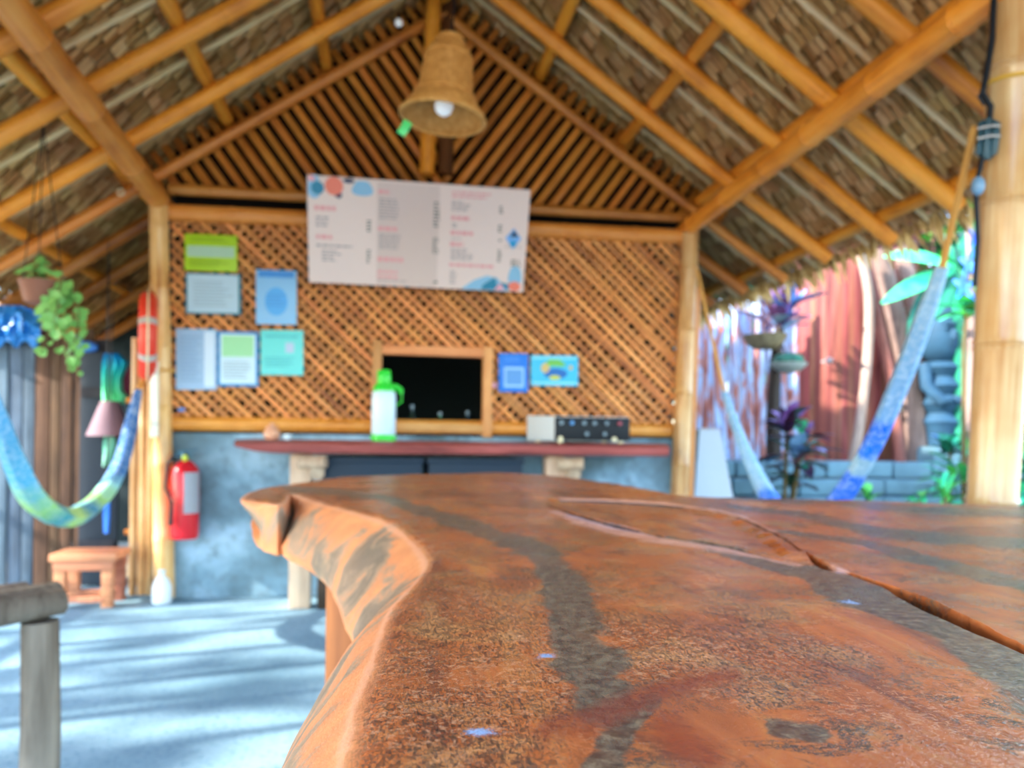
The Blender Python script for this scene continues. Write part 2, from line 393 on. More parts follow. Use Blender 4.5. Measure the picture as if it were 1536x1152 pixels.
# the dark kitchen behind the wall
def slab(name, c, s, mat, ch=0): mb = MB(); mb.box(c, s, ch=ch); return tag(mb.build(name, mat, smooth=False), kind='structure')
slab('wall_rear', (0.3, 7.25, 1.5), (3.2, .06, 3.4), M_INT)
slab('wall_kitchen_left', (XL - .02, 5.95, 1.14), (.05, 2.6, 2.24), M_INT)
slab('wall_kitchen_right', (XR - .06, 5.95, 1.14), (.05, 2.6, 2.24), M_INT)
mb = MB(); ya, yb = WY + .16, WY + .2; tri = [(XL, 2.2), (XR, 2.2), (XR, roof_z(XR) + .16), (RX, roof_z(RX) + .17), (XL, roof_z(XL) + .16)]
mb.add([(x, ya, z) for x, z in tri] + [(x, yb, z) for x, z in tri], [tuple(range(5)), tuple(range(5, 10))[::-1]] + [(i, (i + 1) % 5, 5 + (i + 1) % 5, 5 + i) for i in range(5)]); tag(mb.build('gable_dark_backing', flat('gap_shade_black', '14100E', .9), smooth=False), kind='structure')  # black board added behind the slats so their gaps read as deep shade
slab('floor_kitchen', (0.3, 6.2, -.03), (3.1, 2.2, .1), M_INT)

# ------------------------------------------------------------------ roof
roof = structure('ceiling', (RX, 3.2, 3.5))
XE_L, XE_R, Y0, Y1 = -2.42, 2.60, -0.9, 7.6
def rp(x, y, off): return Vector((x, y, roof_z(x) + off))
YS = [4.5, 3.99, 3.475, 2.97, 2.48, 1.98, 1.46, .95, .44, -.08, -.6, 5.02, 5.55, 6.1, 6.6, 7.1]
for y in YS:
    for sgn, xe in ((-1, XE_L + .04), (1, XE_R - .12)):
        r = 0.040 if y != 4.5 else 0.034
        dy = U(-.02, .02) if y != 4.5 else -.03
        bamboo(rp(RX + sgn * .01, y + dy * .3, 0 if y != 4.5 else -.02), rp(xe + U(-.05, .05), y + dy, 0 if y != 4.5 else -.02), r * U(.92, 1.08), roof, BAM_R if y < 4.4 else BAM_D, 'rafter', node=.45, bow=.012, seg=12)
for x, r in ((-.37, .034), (-.90, .036), (-1.40, .036), (-1.93, .034), (.30, .045), (.88, .036), (1.42, .036), (1.89, .037), (2.43, .034)):
    bamboo(rp(x, Y0 + .1, .072), rp(x + U(-.03, .03), 4.2 if False else Y1 - .2, .072), r, roof, BAM_R, 'purlin', node=.5)
# wall plates running from the back posts towards the viewer
pl0 = at_y(243, 306, 4.5); pl1 = at_x(8, -2, -1.22); dl = (pl1 - pl0)
bamboo(pl0 - dl * .05 + Vector((0, 0, -.0)), pl0 + dl * 2.0, 0.056, roof, BAM, 'wall_plate', node=.5, taper=-.1)
pq0 = at_y(1030, 343, 4.47); pq1 = at_x(1472, 6, 1.80); dr = (pq1 - pq0)
bamboo(pq0 - dr * .04, pq0 + dr * 1.9, 0.050, roof, BAM_R, 'wall_plate', node=.42, taper=-.15)
# thin laths under the thatch
M_LATH = wood_mat('grey_lath', 'ECD8A4', 'B89E6C')
lm = []
for sgn, xe in ((-1, XE_L), (1, XE_R)):
    mb = MB(); L = (rp(xe, 0, 0) - rp(RX, 0, 0)).length
    mb.tube([(0, 0, L * i / 6) for i in range(7)], [.014, .0145, .0135, .014, .0145, .014, .013], 6); lm.append(mb.mesh('lath', M_LATH))
yy = Y0 + .1
while yy < Y1 - .1:
    if min(abs(yy - q) for q in YS) > .06:
        for i, (sgn, xe) in enumerate(((-1, XE_L), (1, XE_R))):
            y2 = yy + U(-.03, .03)
            inst('lath', lm[i], frame_z(rp(RX, y2, .113), rp(xe, y2 + U(-.06, .06), .113)), roof)
    yy += 0.255
# nipa shingles: panels of folded leaves, overlapping rows
m = Mat('dry_thatch', 0.85, 0.2)
n1 = m.noise(1.0, 4, 0.65, 0.5, stretch=(5, 90, 5)); n2 = m.noise(9, 4, .6, off=m.n('ShaderNodeCombineXYZ', X=m.math('MULTIPLY', m.rnd(), 50)).outputs[0])
c = m.ramp(m.math('ADD', m.math('MULTIPLY', n2, .38), m.math('MULTIPLY_ADD', n1, .22, m.math('MULTIPLY', m.isl(), .4))), [(0.22, hexc('644824')), (0.42, hexc('A87E48')), (0.62, hexc('D4AC70')), (.85, hexc('ECD29C'))])
m.color(m.vary(c, .75, 1.15, .01)); m.bump(n1, .5, .004); M_TH = m.m
def shingle_mesh(w, h, side):
    # local: x = down slope, y = along the ridge, z = out of the roof
    mb = MB(); k = int(w / .047); s = w / k
    for i in range(k):
        y0 = -w / 2 + i * s; tilt = U(-.005, .005); l = h * U(.92, 1.12); zz = U(0, .006)
        a = .041 * U(.85, 1.0)
        vs = [(0, y0, zz), (0, y0 + a / 2, zz - .007), (0, y0 + a, zz), (l, y0 + U(-.004, .004), -.030 + zz), (l, y0 + a / 2, -.037 + zz), (l * U(.97, 1.03), y0 + a + U(-.004, .004), -.030 + zz)]
        vs += [Vector(p) + Vector((0, 0, .003)) for p in vs]
        mb.add(vs, [(0, 1, 4, 3), (1, 2, 5, 4), (6, 9, 10, 7), (7, 10, 11, 8), (3, 4, 10, 9), (4, 5, 11, 10)])
    mb.tube([(0, -w / 2, -.008), (0, w / 2, -.008)], .005, 5)
    return mb
PW, PH = 0.52, 0.13; ROW = 0.085
var = [shingle_mesh(PW, PH, 0) for _ in range(5)]; vme = [v.mesh('thatch_shingle', M_TH, smooth=False) for v in var]
cands = []
for sgn, xe in ((-1, XE_L), (1, XE_R)):
    slope = Vector((sgn, 0, -.68)).normalized(); nrm = Vector((sgn * .68, 0, 1)).normalized()
    total = (rp(xe, 0, 0) - rp(RX, 0, 0)).length; rows = int(total / ROW)
    for i in range(rows + 1):
        for j in range(int((Y1 - Y0) / PW)):
            p = rp(RX, Y0 + PW * (j + .5) + (i % 2) * .2, .178) + slope * (ROW * i - .02) + nrm * .005
            q = slope.copy(); q = (q + Vector((0, U(-.02, .02), U(-.01, .01)))).normalized(); yv = nrm.cross(q).normalized(); zv = q.cross(yv)
            M = Matrix((q, yv, zv)).transposed().to_4x4(); M.translation = p
            dd = (p - EYE); k = dd.dot(FWD); vis = 0
            if k > .3:
                u_, v_ = pix(p); vis = (-80 < u_ < 1620 and -80 < v_ < 600 and not (p.y > 4.7 and -1.2 < p.x < 1.8))
            cands.append((-(1 if vis else 0) * 100 + k, random.randrange(5), M))
cands.sort(key=lambda t: t[0])
for _, k, M in cands[:300]: inst('thatch_shingle', vme[k], M, roof)
far = MB()
for _, k, M in cands[300:]:
    far.add([M @ p for p in var[k].v], var[k].f)
far.build('thatch', M_TH, roof, smooth=False)['kind'] = 'stuff'
for sgn, xe in ((-1, XE_L + .06), (1, XE_R - .06)):
    mb = MB(); a = rp(RX, 0, .225); b = rp(xe, 0, .225)
    t = Vector((0, 0, .05))
    vs = [Vector((p.x, y, p.z)) + o for p in (a, b) for y in (Y0, Y1) for o in (Vector((0, 0, 0)), t)]
    mb.add(vs, [(0, 1, 3, 2), (4, 6, 7, 5), (0, 4, 5, 1), (2, 3, 7, 6), (0, 2, 6, 4), (1, 5, 7, 3)])
    mb.build('thatch_backing', M_TH, roof, smooth=False)  # solid sheet added above the shingles to stop light leaking through
# ragged eave fringe on both sides
fr = MB()
for sgn, xe in ((-1, XE_L), (1, XE_R)):
    y = Y0
    while y < Y1:
        L = U(.05, .17); fr.leaf(rp(xe - sgn * .05, y, .13), (sgn * U(.2, 1), U(-.5, .5), -1.0), (0, 1, 0), L, U(.015, .04), .2, 3, .1); y += .022
fr.build('eave_fringe', M_TH, roof)['kind'] = 'stuff'

# ------------------------------------------------------------------ the live-edge slab table
TZ = 0.80
def pz(u, v): p = at_z(u, v, TZ); return (p.x, p.y)
def catmull(pts, closed=True, step=.012, loop=None):
    P = [Vector(p) for p in pts]; n = len(P); out = []; ids = []
    for i in range(n if closed else n - 1):
        a, b, c_, d = (P[(i - 1) % n], P[i], P[(i + 1) % n], P[(i + 2) % n]) if closed else (P[max(i - 1, 0)], P[i], P[i + 1], P[min(i + 2, n - 1)])
        k = max(1, int((c_ - b).length / step))
        for j in range(k):
            t = j / k; out.append(0.5 * ((2 * b) + (c_ - a) * t + (2 * a - 5 * b + 4 * c_ - d) * t * t + (3 * b - a - 3 * c_ + d) * t ** 3)); ids.append(i + t)
    return out, ids
# control points: (pixel on the table plane, how far the flank flares outwards below the rim)
ctl = [((505, 1152), .055), ((530, 1050), .055), ((555, 985), .055), ((579, 918), .058), ((602, 886), .06), ((627, 860), .065), ((637, 838), .07),
       ((622, 812), .075), ((598, 793), .075), ((566, 776), .07), ((520, 762), .07), ((476, 752), .06), ((452, 744), .02), ((436, 739), -.03),
       ((424, 752), .00), ((400, 752), .01), ((376, 749), -.02), ((362, 745), -.06), ((372, 737), -.06), ((396, 730), -.05), ((440, 724), -.04),
       ((490, 717), -.04), ((550, 713), -.04), ((640, 711), -.04), ((740, 708), -.04), ((819, 712), -.04), ((887, 719), -.04), ((960, 730), -.04), ((1020, 741), -.04),
       ((1090, 745), -.04), ((1200, 748), -.04), ((1320, 751), -.04), ((1440, 755), -.04), ((1560, 759), -.04)]
cpt = [pz(*p) for p, _ in ctl]; cof = [o for _, o in ctl]; cth = [1.0] * 11 + [.95, .9, .9, .85, .8, .62, .42, .4, .5, .8] + [1.0] * 40
for lat, dep in ((1.22, 1.42), (1.27, 1.1), (1.22, .7), (1.16, .35), (1.05, .13), (.7, .07), (.35, .09), (.08, .12), (-.03, .15), (-.06, .21)):
    p = plan(lat, dep); cpt.append((p.x, p.y)); cof.append(.04)
out, ids = catmull(cpt, True, .009)
off = []; thk = []
for t in ids:
    i = int(t); f = t - i; off.append(cof[i] * (1 - f) + cof[(i + 1) % len(cof)] * f); thk.append(cth[i] * (1 - f) + cth[(i + 1) % len(cof)] * f)
NO = len(out); oa = np.array([[p.x, p.y] for p in out])
def inside(P, poly):
    x, y = P[:, 0], P[:, 1]; r = np.zeros(len(P), bool); j = len(poly) - 1
    for i in range(len(poly)):
        xi, yi = poly[i]; xj, yj = poly[j]
        if yi != yj: r ^= ((yi > y) != (yj > y)) & (x < (xj - xi) * (y - yi) / (yj - yi) + xi)
        j = i
    return r
def seg_dist(P, line):
    d = np.full(len(P), 1e9); tt = np.zeros(len(P)); n = len(line) - 1
    for i in range(n):
        a = np.array(line[i], float); b = np.array(line[i + 1], float); ab = b - a
        t = np.clip(((P - a) @ ab) / max(ab @ ab, 1e-12), 0, 1); q = np.linalg.norm(P - (a + t[:, None] * ab), axis=1)
        tt = np.where(q < d, i + t, tt); d = np.minimum(d, q)
    return d, tt
# cracks: pairs (far rim, near rim) in the picture
slots = {
 'main': ([(1208, 828), (1228, 838), (1246, 847), (1260, 853.5), (1292, 864), (1327, 876), (1352, 884), (1380, 894), (1420, 911), (1470, 935), (1515, 958), (1570, 984), (1660, 1020)],
          [(1209, 830), (1222, 847), (1242, 855), (1260, 857), (1290, 869), (1326, 882), (1345, 896), (1372, 912), (1410, 930), (1455, 948), (1505, 970), (1560, 994), (1650, 1030)]),
 'upper': ([(800, 747), (860, 749), (930, 751), (1000, 755), (1060, 764), (1110, 776), (1160, 796), (1205, 827)],
           [(800, 748), (860, 750.5), (930, 753), (1000, 757.5), (1060, 767), (1110, 779.5), (1160, 800), (1205, 831)]),
 'lower': ([(815, 752), (835, 761), (870, 772), (920, 785), (990, 800), (1060, 812), (1130, 828), (1190, 842), (1225, 850)],
           [(815, 753), (835, 764), (870, 776.5), (920, 790), (990, 805), (1060, 816), (1130, 830.5), (1190, 844), (1225, 851.5)])}
SL = {}
for k, (a, b) in slots.items():
    A, _ = catmull([pz(*p) for p in a], False, .012); B, _ = catmull([pz(*p) for p in b], False, .012)
    n = 60 if k != 'main' else 80
    def res(L):
        L = np.array([[p.x, p.y] for p in L]); s = np.r_[0, np.cumsum(np.linalg.norm(np.diff(L, axis=0), axis=1))]; q = np.linspace(0, s[-1], n)
        return np.c_[np.interp(q, s, L[:, 0]), np.interp(q, s, L[:, 1])]
    A, B = res(A), res(B); wob = np.array([[noise.noise(Vector((i * .5, 1, k2))) for k2 in (0, 5)] for i in range(n)]) * .0015
    A += wob; SL[k] = (A, B)
V2 = [tuple(p) for p in oa]; E2 = [(i, (i + 1) % NO) for i in range(NO)]
keep_out = []; insets = {}
tin = inside(np.concatenate([np.r_[a, b] for a, b in SL.values()]), oa)
for k, (A, B) in SL.items():
    okk = inside(A, oa) & inside(B, oa); dA, _ = seg_dist(A, np.r_[oa, oa[:1]]); dB, _ = seg_dist(B, np.r_[oa, oa[:1]])
    okk &= (dA > .012) & (dB > .012); A, B = A[okk], B[okk]; SL[k] = (A, B)
    rim = np.r_[A, B[::-1]]; C = (A + B) / 2; iA = A + (C - A) * .3; iB = B + (C - B) * .3; ins = np.r_[iA[1:-1], iB[1:-1][::-1]]
    for poly in (rim, ins):
        s = len(V2); V2 += [tuple(p) for p in poly]; E2 += [(s + i, s + (i + 1) % len(poly)) for i in range(len(poly))]
    insets[k] = ins; keep_out.append(rim)
# interior points, denser near the eye
pts = []
dep = .06
while dep < 2.6:
    sp = max(.0065, min(.02, .012 * dep)) if dep > .2 else .015; lat = -1.0
    while lat < 1.35:
        pts.append((lat + U(-.25, .25) * sp, dep + U(-.25, .25) * sp)); lat += sp
    dep += sp
P = np.array([[*plan(a, b)][:2] for a, b in pts]); P = P[inside(P, oa)]
dO, _ = seg_dist(P, np.r_[oa, oa[:1]]); P = P[dO > .006]
for poly in keep_out + list(insets.values()):
    d, _ = seg_dist(P, np.r_[poly, poly[:1]]); P = P[d > .0035]
V2 += [tuple(p) for p in P]
vo, eo, fo, *_ = delaunay_2d_cdt([Vector(p) for p in V2], E2, [], 0, 1e-5)
va = np.array([[p.x, p.y] for p in vo]); fa = np.array([tuple(f) for f in fo if len(f) == 3])
fa = fa[inside(va[fa].mean(axis=1), oa)]
# outline vertex indices in the output
oi = [int(np.argmin(((va - q) ** 2).sum(1))) for q in oa]
dO, _ = seg_dist(va, np.r_[oa, oa[:1]])
zz = np.array([.0028 * noise.noise(Vector((x * 5, y * 5, 0))) + .0011 * noise.noise(Vector((x * 22, y * 22, 4))) for x, y in va])
zz += TZ - .005 * np.clip(1 - dO / .02, 0, 1) ** 2
for k, ins in insets.items():
    A, B = SL[k]; onrim, _ = seg_dist(va, np.r_[ins, ins[:1]]); isin = inside(va, ins) | (onrim < 1e-4)
    zz = np.where(isin, zz - (.07 if k == 'main' else .012), zz)
wedge = np.r_[SL['upper'][0], SL['lower'][1][::-1]]
upx = np.array([pix((x, y, TZ)) for x, y in va])
wd, _ = seg_dist(va, np.r_[wedge, wedge[:1]]); zz = np.where(inside(va, wedge) & (wd > .02), zz - .004, zz)
verts = [(x, y, z) for (x, y), z in zip(va, zz)]; faces = [tuple(int(i) for i in f) for f in fa]
# flank rings
rings = [(.10, -.004), (.28, -.012), (.52, -.028), (.8, -.052), (1.0, -.078), (.98, -.094), (.7, -.104), (-.4, -.107)]
nrm2 = []
for i in range(NO):
    t = oa[(i + 3) % NO] - oa[i - 3]; t = t / (np.linalg.norm(t) + 1e-9); nrm2.append(np.array([-t[1], t[0]]))
area = .5 * np.sum(oa[:, 0] * np.roll(oa[:, 1], -1) - np.roll(oa[:, 0], -1) * oa[:, 1])
sg = -1 if area > 0 else 1
nrm2 = [n_ * sg for n_ in nrm2]
prev = oi; edge_attr = [0.0] * len(verts)
for ri, (fo_, dz) in enumerate(rings):
    cur = []
    for i in range(NO):
        o = off[i]; w = o * fo_ if o > 0 else (o * fo_ ** 2 + .008 * math.sin(PI * min(1, fo_)))
        w += .006 * noise.noise(Vector((oa[i][0] * 9, oa[i][1] * 9, dz * 30))) * min(1, -dz * 30)
        q = oa[i] + nrm2[i] * w; cur.append(len(verts)); verts.append((q[0], q[1], TZ + dz * thk[i] - .005 + .01 * noise.noise(Vector((oa[i][0] * 5, oa[i][1] * 5, 8))) * (-dz * 9))); edge_attr.append(1.0)
    for i in range(NO):
        j = (i + 1) % NO; faces.append((prev[i], prev[j], cur[j], cur[i]))
    prev = cur
faces.append(tuple(prev))
me = bpy.data.meshes.new('tabletop'); cen = plan(.3, 1.0, 0)
me.from_pydata([(x - cen.x, y - cen.y, z) for x, y, z in verts], [], faces)
bm = bmesh.new(); bm.from_mesh(me); bmesh.ops.triangulate(bm, faces=[f for f in bm.faces if len(f.verts) > 4]); bmesh.ops.recalc_face_normals(bm, faces=bm.faces)
for f in bm.faces: f.smooth = True
for e in bm.edges: e.smooth = not (len(e.link_faces) == 2 and e.calc_face_angle(0) > math.radians(50))
bm.to_mesh(me); bm.free()
# stains, and rim lines with wear and sky reflection in the colour, as masks
def stroke(lst):
    out_ = np.zeros(len(va))
    for line, ws in lst:
        d, t = seg_dist(upx, line); w = np.interp(t, range(len(ws)), ws); out_ = np.maximum(out_, np.clip(1.0 - (d - w) / (w * .9 + 4), 0, 1) * .5 + np.clip(1 - d / np.maximum(w, .1), 0, 1) * .5)
    return out_
grey = stroke([([(560, 742), (640, 768), (700, 790), (765, 812), (815, 838), (845, 880), (858, 930), (880, 990), (900, 1040)], [3, 7, 10, 12, 18, 30, 34, 48, 40]),
               ([(1120, 838), (1210, 858), (1290, 885), (1370, 925), (1450, 965), (1560, 1010)], [5, 12, 17, 20, 22, 26]),
               ([(1230, 880), (1300, 900), (1380, 940)], [10, 14, 16]),
               ([(1090, 758), (1200, 772), (1300, 795), (1400, 808), (1560, 818)], [2, 4, 6, 7, 7]),
               ([(1170, 795), (1260, 808), (1360, 832), (1460, 858), (1560, 885)], [2, 5, 7, 9, 10]),
               ([(1050, 745), (1250, 754), (1400, 765), (1560, 772)], [1, 3, 4, 4]),
               ([(430, 732), (520, 740), (600, 752)], [3, 5, 4]), ([(980, 1050), (930, 1100), (900, 1160)], [12, 22, 24]),
               ([(1440, 970), (1500, 1005), (1560, 1040)], [16, 26, 34]), ([(1160, 1090), (1230, 1100)], [14, 14]), ([(1000, 800), (1090, 825), (1180, 850)], [2, 7, 10])])
red = stroke([([(820, 1098), (880, 1090), (940, 1060), (1010, 1030), (1100, 1010)], [22, 24, 20, 18, 10]), ([(1000, 1090), (1050, 1140)], [30, 40])])
blue = stroke([([(690, 1102), (730, 1103), (760, 1104)], [2, 3, 1.2]), ([(808, 992), (818, 984), (826, 976)], [3, 2, 1]), ([(1268, 902), (1284, 905)], [2, 1.5]), ([(1255, 854), (1266, 858)], [3, 3]), ([(850, 774), (920, 790), (980, 802)], [2, 3, 1])])  # blue scratches and filler; last stroke paints sky reflected along the lower crack
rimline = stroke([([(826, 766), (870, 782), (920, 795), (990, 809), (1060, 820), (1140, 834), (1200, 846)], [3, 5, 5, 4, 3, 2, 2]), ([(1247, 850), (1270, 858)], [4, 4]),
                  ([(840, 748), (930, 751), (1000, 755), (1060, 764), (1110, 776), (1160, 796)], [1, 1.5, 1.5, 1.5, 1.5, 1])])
for nm, a in (('grey', grey), ('red', red), ('blue', blue), ('rim_sheen', rimline)):
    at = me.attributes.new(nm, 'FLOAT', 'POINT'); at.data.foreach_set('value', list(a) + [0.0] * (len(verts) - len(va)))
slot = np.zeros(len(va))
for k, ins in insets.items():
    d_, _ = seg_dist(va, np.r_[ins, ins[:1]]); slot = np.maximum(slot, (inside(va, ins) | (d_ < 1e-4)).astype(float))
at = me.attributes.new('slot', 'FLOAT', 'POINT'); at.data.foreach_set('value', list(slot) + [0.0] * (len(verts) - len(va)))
bandv = np.concatenate([[v_] * NO for v_ in (.12, .3, .5, .62, .5, .2, 0, 0)])
at = me.attributes.new('band', 'FLOAT', 'POINT'); at.data.foreach_set('value', [0.0] * len(va) + list(bandv))
at = me.attributes.new('ridge', 'FLOAT', 'POINT'); at.data.foreach_set('value', list((dO < .002).astype(float)) + [.5] * NO + [0.0] * (len(verts) - len(va) - NO))  # ridge: pale line with the top edge's highlight and wear put into colour
at = me.attributes.new('flank', 'FLOAT', 'POINT'); at.data.foreach_set('value', list(np.clip(1 - dO / .012, 0, 1) * .8) + [1.0] * (len(verts) - len(va)))
m = Mat('varnished_slab', 0.35, 0.5)
def attr(nm): q = m.t.nodes.new('ShaderNodeAttribute'); q.attribute_name = nm; return q.outputs['Fac']
big = m.noise(3.2, 5, .6, 1.2); mid = m.noise(17, 6, .65, .6); fine = m.noise(430, 5, .75, 1.2); fib = m.noise(1.0, 5, .75, 1.0, stretch=(700, 130, 130)); grain = m.noise(1.0, 4, .6, 1.6, stretch=(14, 3.2, 5))
c = m.ramp(grain, [(.28, hexc('80402A')), (.42, hexc('B8602E')), (.58, hexc('CE7036')), (.78, hexc('E0984C'))])
c = m.mix(m.math('MULTIPLY', m.step(mid, .5, .66), .8), c, hexc('DC9858'))
sp = m.math('MULTIPLY', m.step(m.math('ADD', m.math('MULTIPLY', fine, .55), m.math('MULTIPLY', fib, .45)), .49, .53), m.step(m.math('ADD', m.math('MULTIPLY', big, .6), m.math('MULTIPLY', mid, .4)), .45, .53))
c = m.mix(m.math('MULTIPLY', sp, .9), c, hexc('34261F'))
sp2 = m.math('MULTIPLY', m.step(m.noise(230, 4, .75, 1.2), .53, .58), m.step(m.noise(8, 4, .6, off=(5, 3, 1)), .46, .56)); c = m.mix(m.math('MULTIPLY', sp2, .6), c, hexc('EBA878'))
cl = m.math('MULTIPLY', m.step(m.noise(24, 6, .72, 1.0, off=(2, 7, 3)), .52, .58), m.step(m.noise(5, 3, .6, off=(4, 4, 9)), .46, .56)); c = m.mix(m.math('MULTIPLY', cl, m.math('MULTIPLY_ADD', m.step(fine, .44, .52), .75, .15)), c, hexc('4A4238'))
gm = m.step(m.math('ADD', attr('grey'), m.math('MULTIPLY', m.math('SUBTRACT', mid, .5), 1.3)), .38, .55)
gcol = m.ramp(m.noise(120, 5, .7), [(.38, hexc('38332C')), (.5, hexc('5E5646')), (.62, hexc('857A60'))])
c = m.mix(m.math('MULTIPLY', gm, .88), c, gcol)
rm = m.step(m.math('ADD', attr('red'), m.math('MULTIPLY', m.math('SUBTRACT', mid, .5), 1.2)), .35, .8); c = m.mix(m.math('MULTIPLY', rm, .6), c, hexc('8E2E18'))
bm_ = m.step(m.math('ADD', attr('blue'), m.math('MULTIPLY', m.math('SUBTRACT', fine, .5), 1.2)), .3, .7); c = m.mix(bm_, c, hexc('9CB8DC'))
fc = m.ramp(m.math('SUBTRACT', m.math('ADD', m.math('MULTIPLY', m.noise(7, 5, .65, 1.0, off=(9, 1, 2)), .9), m.math('MULTIPLY', fine, .25)), m.math('MULTIPLY', attr('band'), .28)), [(.36, hexc('786E5C')), (.43, hexc('A48C70')), (.48, hexc('DC8C58')), (.66, hexc('F2A468'))])
c = m.mix(m.math('MULTIPLY', m.step(attr('flank'), .2, .8), .9), c, fc)
wm = m.step(m.math('ADD', attr('rim_sheen'), m.math('MULTIPLY', m.math('SUBTRACT', mid, .5), .8)), .3, .7); c = m.mix(m.math('MULTIPLY', wm, .8), c, hexc('E8A88C'))  # pale crack rims: wear and reflected sky put into the colour
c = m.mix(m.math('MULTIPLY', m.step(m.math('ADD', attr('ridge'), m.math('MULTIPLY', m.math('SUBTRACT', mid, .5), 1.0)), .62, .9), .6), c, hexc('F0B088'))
c = m.mix(m.step(attr('slot'), .04, .25), c, hexc('3A2218'))  # crack insides darkened in the colour, standing in for their shade
m.color(c)
m.b.inputs['Specular IOR Level'].default_value = .38
m.rough(m.math('ADD', m.math('MULTIPLY_ADD', sp, .18, .18), m.math('MULTIPLY', attr('flank'), .3)))
hh = m.math('ADD', m.math('MULTIPLY', m.math('SUBTRACT', fine, m.math('MULTIPLY', sp, .5)), .5), m.math('MULTIPLY', m.math('ADD', mid, m.math('MULTIPLY', grain, .6)), 1.6))
m.bump(hh, .55, .003); M_SLAB = m.m
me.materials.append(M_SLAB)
table = thing('slab_table', 'long reddish-brown live-edge wooden slab table filling the foreground', 'table', (cen.x, cen.y, 0))
to = bpy.data.objects.new('tabletop', me); put(to, Matrix.Translation(Vector((cen.x, cen.y, 0))), table)
MLEG = wood_mat('table_leg_wood', 'B8683A', '6E3820')
def leg(lat, dep, w=.07):
    p = plan(lat, dep); bar((p.x, p.y, 0), (p.x, p.y, TZ - .10), w, w, table, MLEG, 'leg', ch=.006, side=tuple(R0))
leg(-.262, 1.25, .062); leg(.05, 2.05); leg(.62, 1.35); leg(1.05, 1.15); leg(1.0, .35); leg(.15, .35)

# ------------------------------------------------------------------ bar counter
ctr = thing('bar_counter', 'dark red wooden counter plank on rough pale timber brackets against the cement wall', 'counter', (.45, 4.2, 0))
cx0, cx1 = at_y(352, 665, 4.05).x, at_y(1003, 668, 4.05).x
m = Mat('counter_red_wood', .35, .5); c = m.ramp(m.noise(1.0, 5, .6, .5, stretch=(2, 20, 20)), [(.3, hexc('5E2420')), (.55, hexc('9A4A42')), (.75, hexc('B4605A'))]); m.color(c); M_CTR = m.m
mb = MB(); zt, zb = .888, .818; yf = 4.04; prof = []
n = 24
for i in range(n + 1):
    x = cx0 + (cx1 - cx0) * i / n; e = .012 * noise.noise(Vector((x * 3, 0, 0))); tp = min(1, i / 2 + .35)
    prof.append([(x, WY - .005, zt), (x, yf + .03 + e, zt), (x, yf + e, zt - .018), (x, yf + .008 + e, zt - .018 - .045 * tp), (x, yf + .05, zt - .07 * tp), (x, WY - .005, zt - .07 * tp)])
vs = [p for r_ in prof for p in r_]; fs = [(i * 6 + k, i * 6 + (k + 1) % 6, (i + 1) * 6 + (k + 1) % 6, (i + 1) * 6 + k) for i in range(n) for k in range(6)] + [tuple(range(6)), tuple(range(n * 6, n * 6 + 6))]
mb.add(vs, fs); mb.build('countertop', M_CTR, ctr, angle=50)
M_PALE = wood_mat('pale_timber', 'D8C0A0', 'A4866A')
for ub, wd in ((452, .11), (832, .11)):
    p = at_y(ub, 700, 4.2); bar((p.x, 4.22, 0), (p.x, 4.22, zb - .005), wd, .11, ctr, M_PALE, 'leg', ch=.01)
    mb = MB(); x = p.x + .06
    mb.tube([(x + .03, 4.10, zb - .10), (x + .01, 4.26, zb - .05)], [.04, .04], 9); mb.tube([(x + .075, 4.08, zb - .04), (x - .06, 4.12, zb - .045)], [.035, .035], 9)
    mb.build('bracket', M_PALE, ctr)
M_BIN = flat('dark_teal_plastic', '12283A', .45, spec=.25)
for i, (ua, ub) in enumerate(((484, 632), (640, 778))):
    x0, x1 = at_y(ua, 700, 4.3).x, at_y(ub, 700, 4.3).x; zt_ = .745 + .055; c0 = ((x0 + x1) / 2, 4.30, 0)
    o = thing('storage_bin', ('left' if i == 0 else 'right') + ' of the two dark teal plastic bins under the bar counter', 'bin', (c0[0], c0[1], .42), 'bins under the counter')
    w = (x1 - x0) / 2; mb = MB(); zb0 = .42; th = .008; D = .15
    for sx in (-1, 1): mb.box((c0[0] + sx * (w - th), 4.30, (zb0 + zt_) / 2), (th, 2 * D - .01, zt_ - zb0), ch=.002)
    for sy in (-1, 1): mb.box((c0[0], 4.30 + sy * D, (zb0 + zt_) / 2), (2 * w - .012, th, zt_ - zb0), ch=.002)
    mb.box((c0[0], 4.3, zb0 + .005), (2 * w - .02, 2 * D - .01, .01)); mb.build('body', M_BIN, o)
    mb = MB(); mb.box((c0[0], 4.30 - D - .005, zt_ - .015), (2 * w + .006, .014, .03), ch=.004); mb.box((c0[0], 4.30 + D + .005, zt_ - .015), (2 * w + .006, .014, .03), ch=.004)
    for sx in (-1, 1): mb.box((c0[0] + sx * w, 4.3, zt_ - .015), (.014, 2 * D - .004, .03), ch=.004)
    mb.build('rim', M_BIN, o)
sh = thing('low_bench', 'low dark wooden bench under the counter holding the two bins', 'bench', (.3, 4.30, 0))
xa, xb = at_y(480, 700, 4.3).x, at_y(790, 700, 4.3).x
mb = MB(); mb.box(((xa + xb) / 2, 4.30, .40), (xb - xa + .04, .34, .035), ch=.005); mb.build('seat', M_DARKWOOD, sh)
for x in (xa + .03, xb - .03):
    for y in (4.17, 4.42): bar((x, y, 0), (x, y, .383), .05, .04, sh, M_DARKWOOD, 'leg')

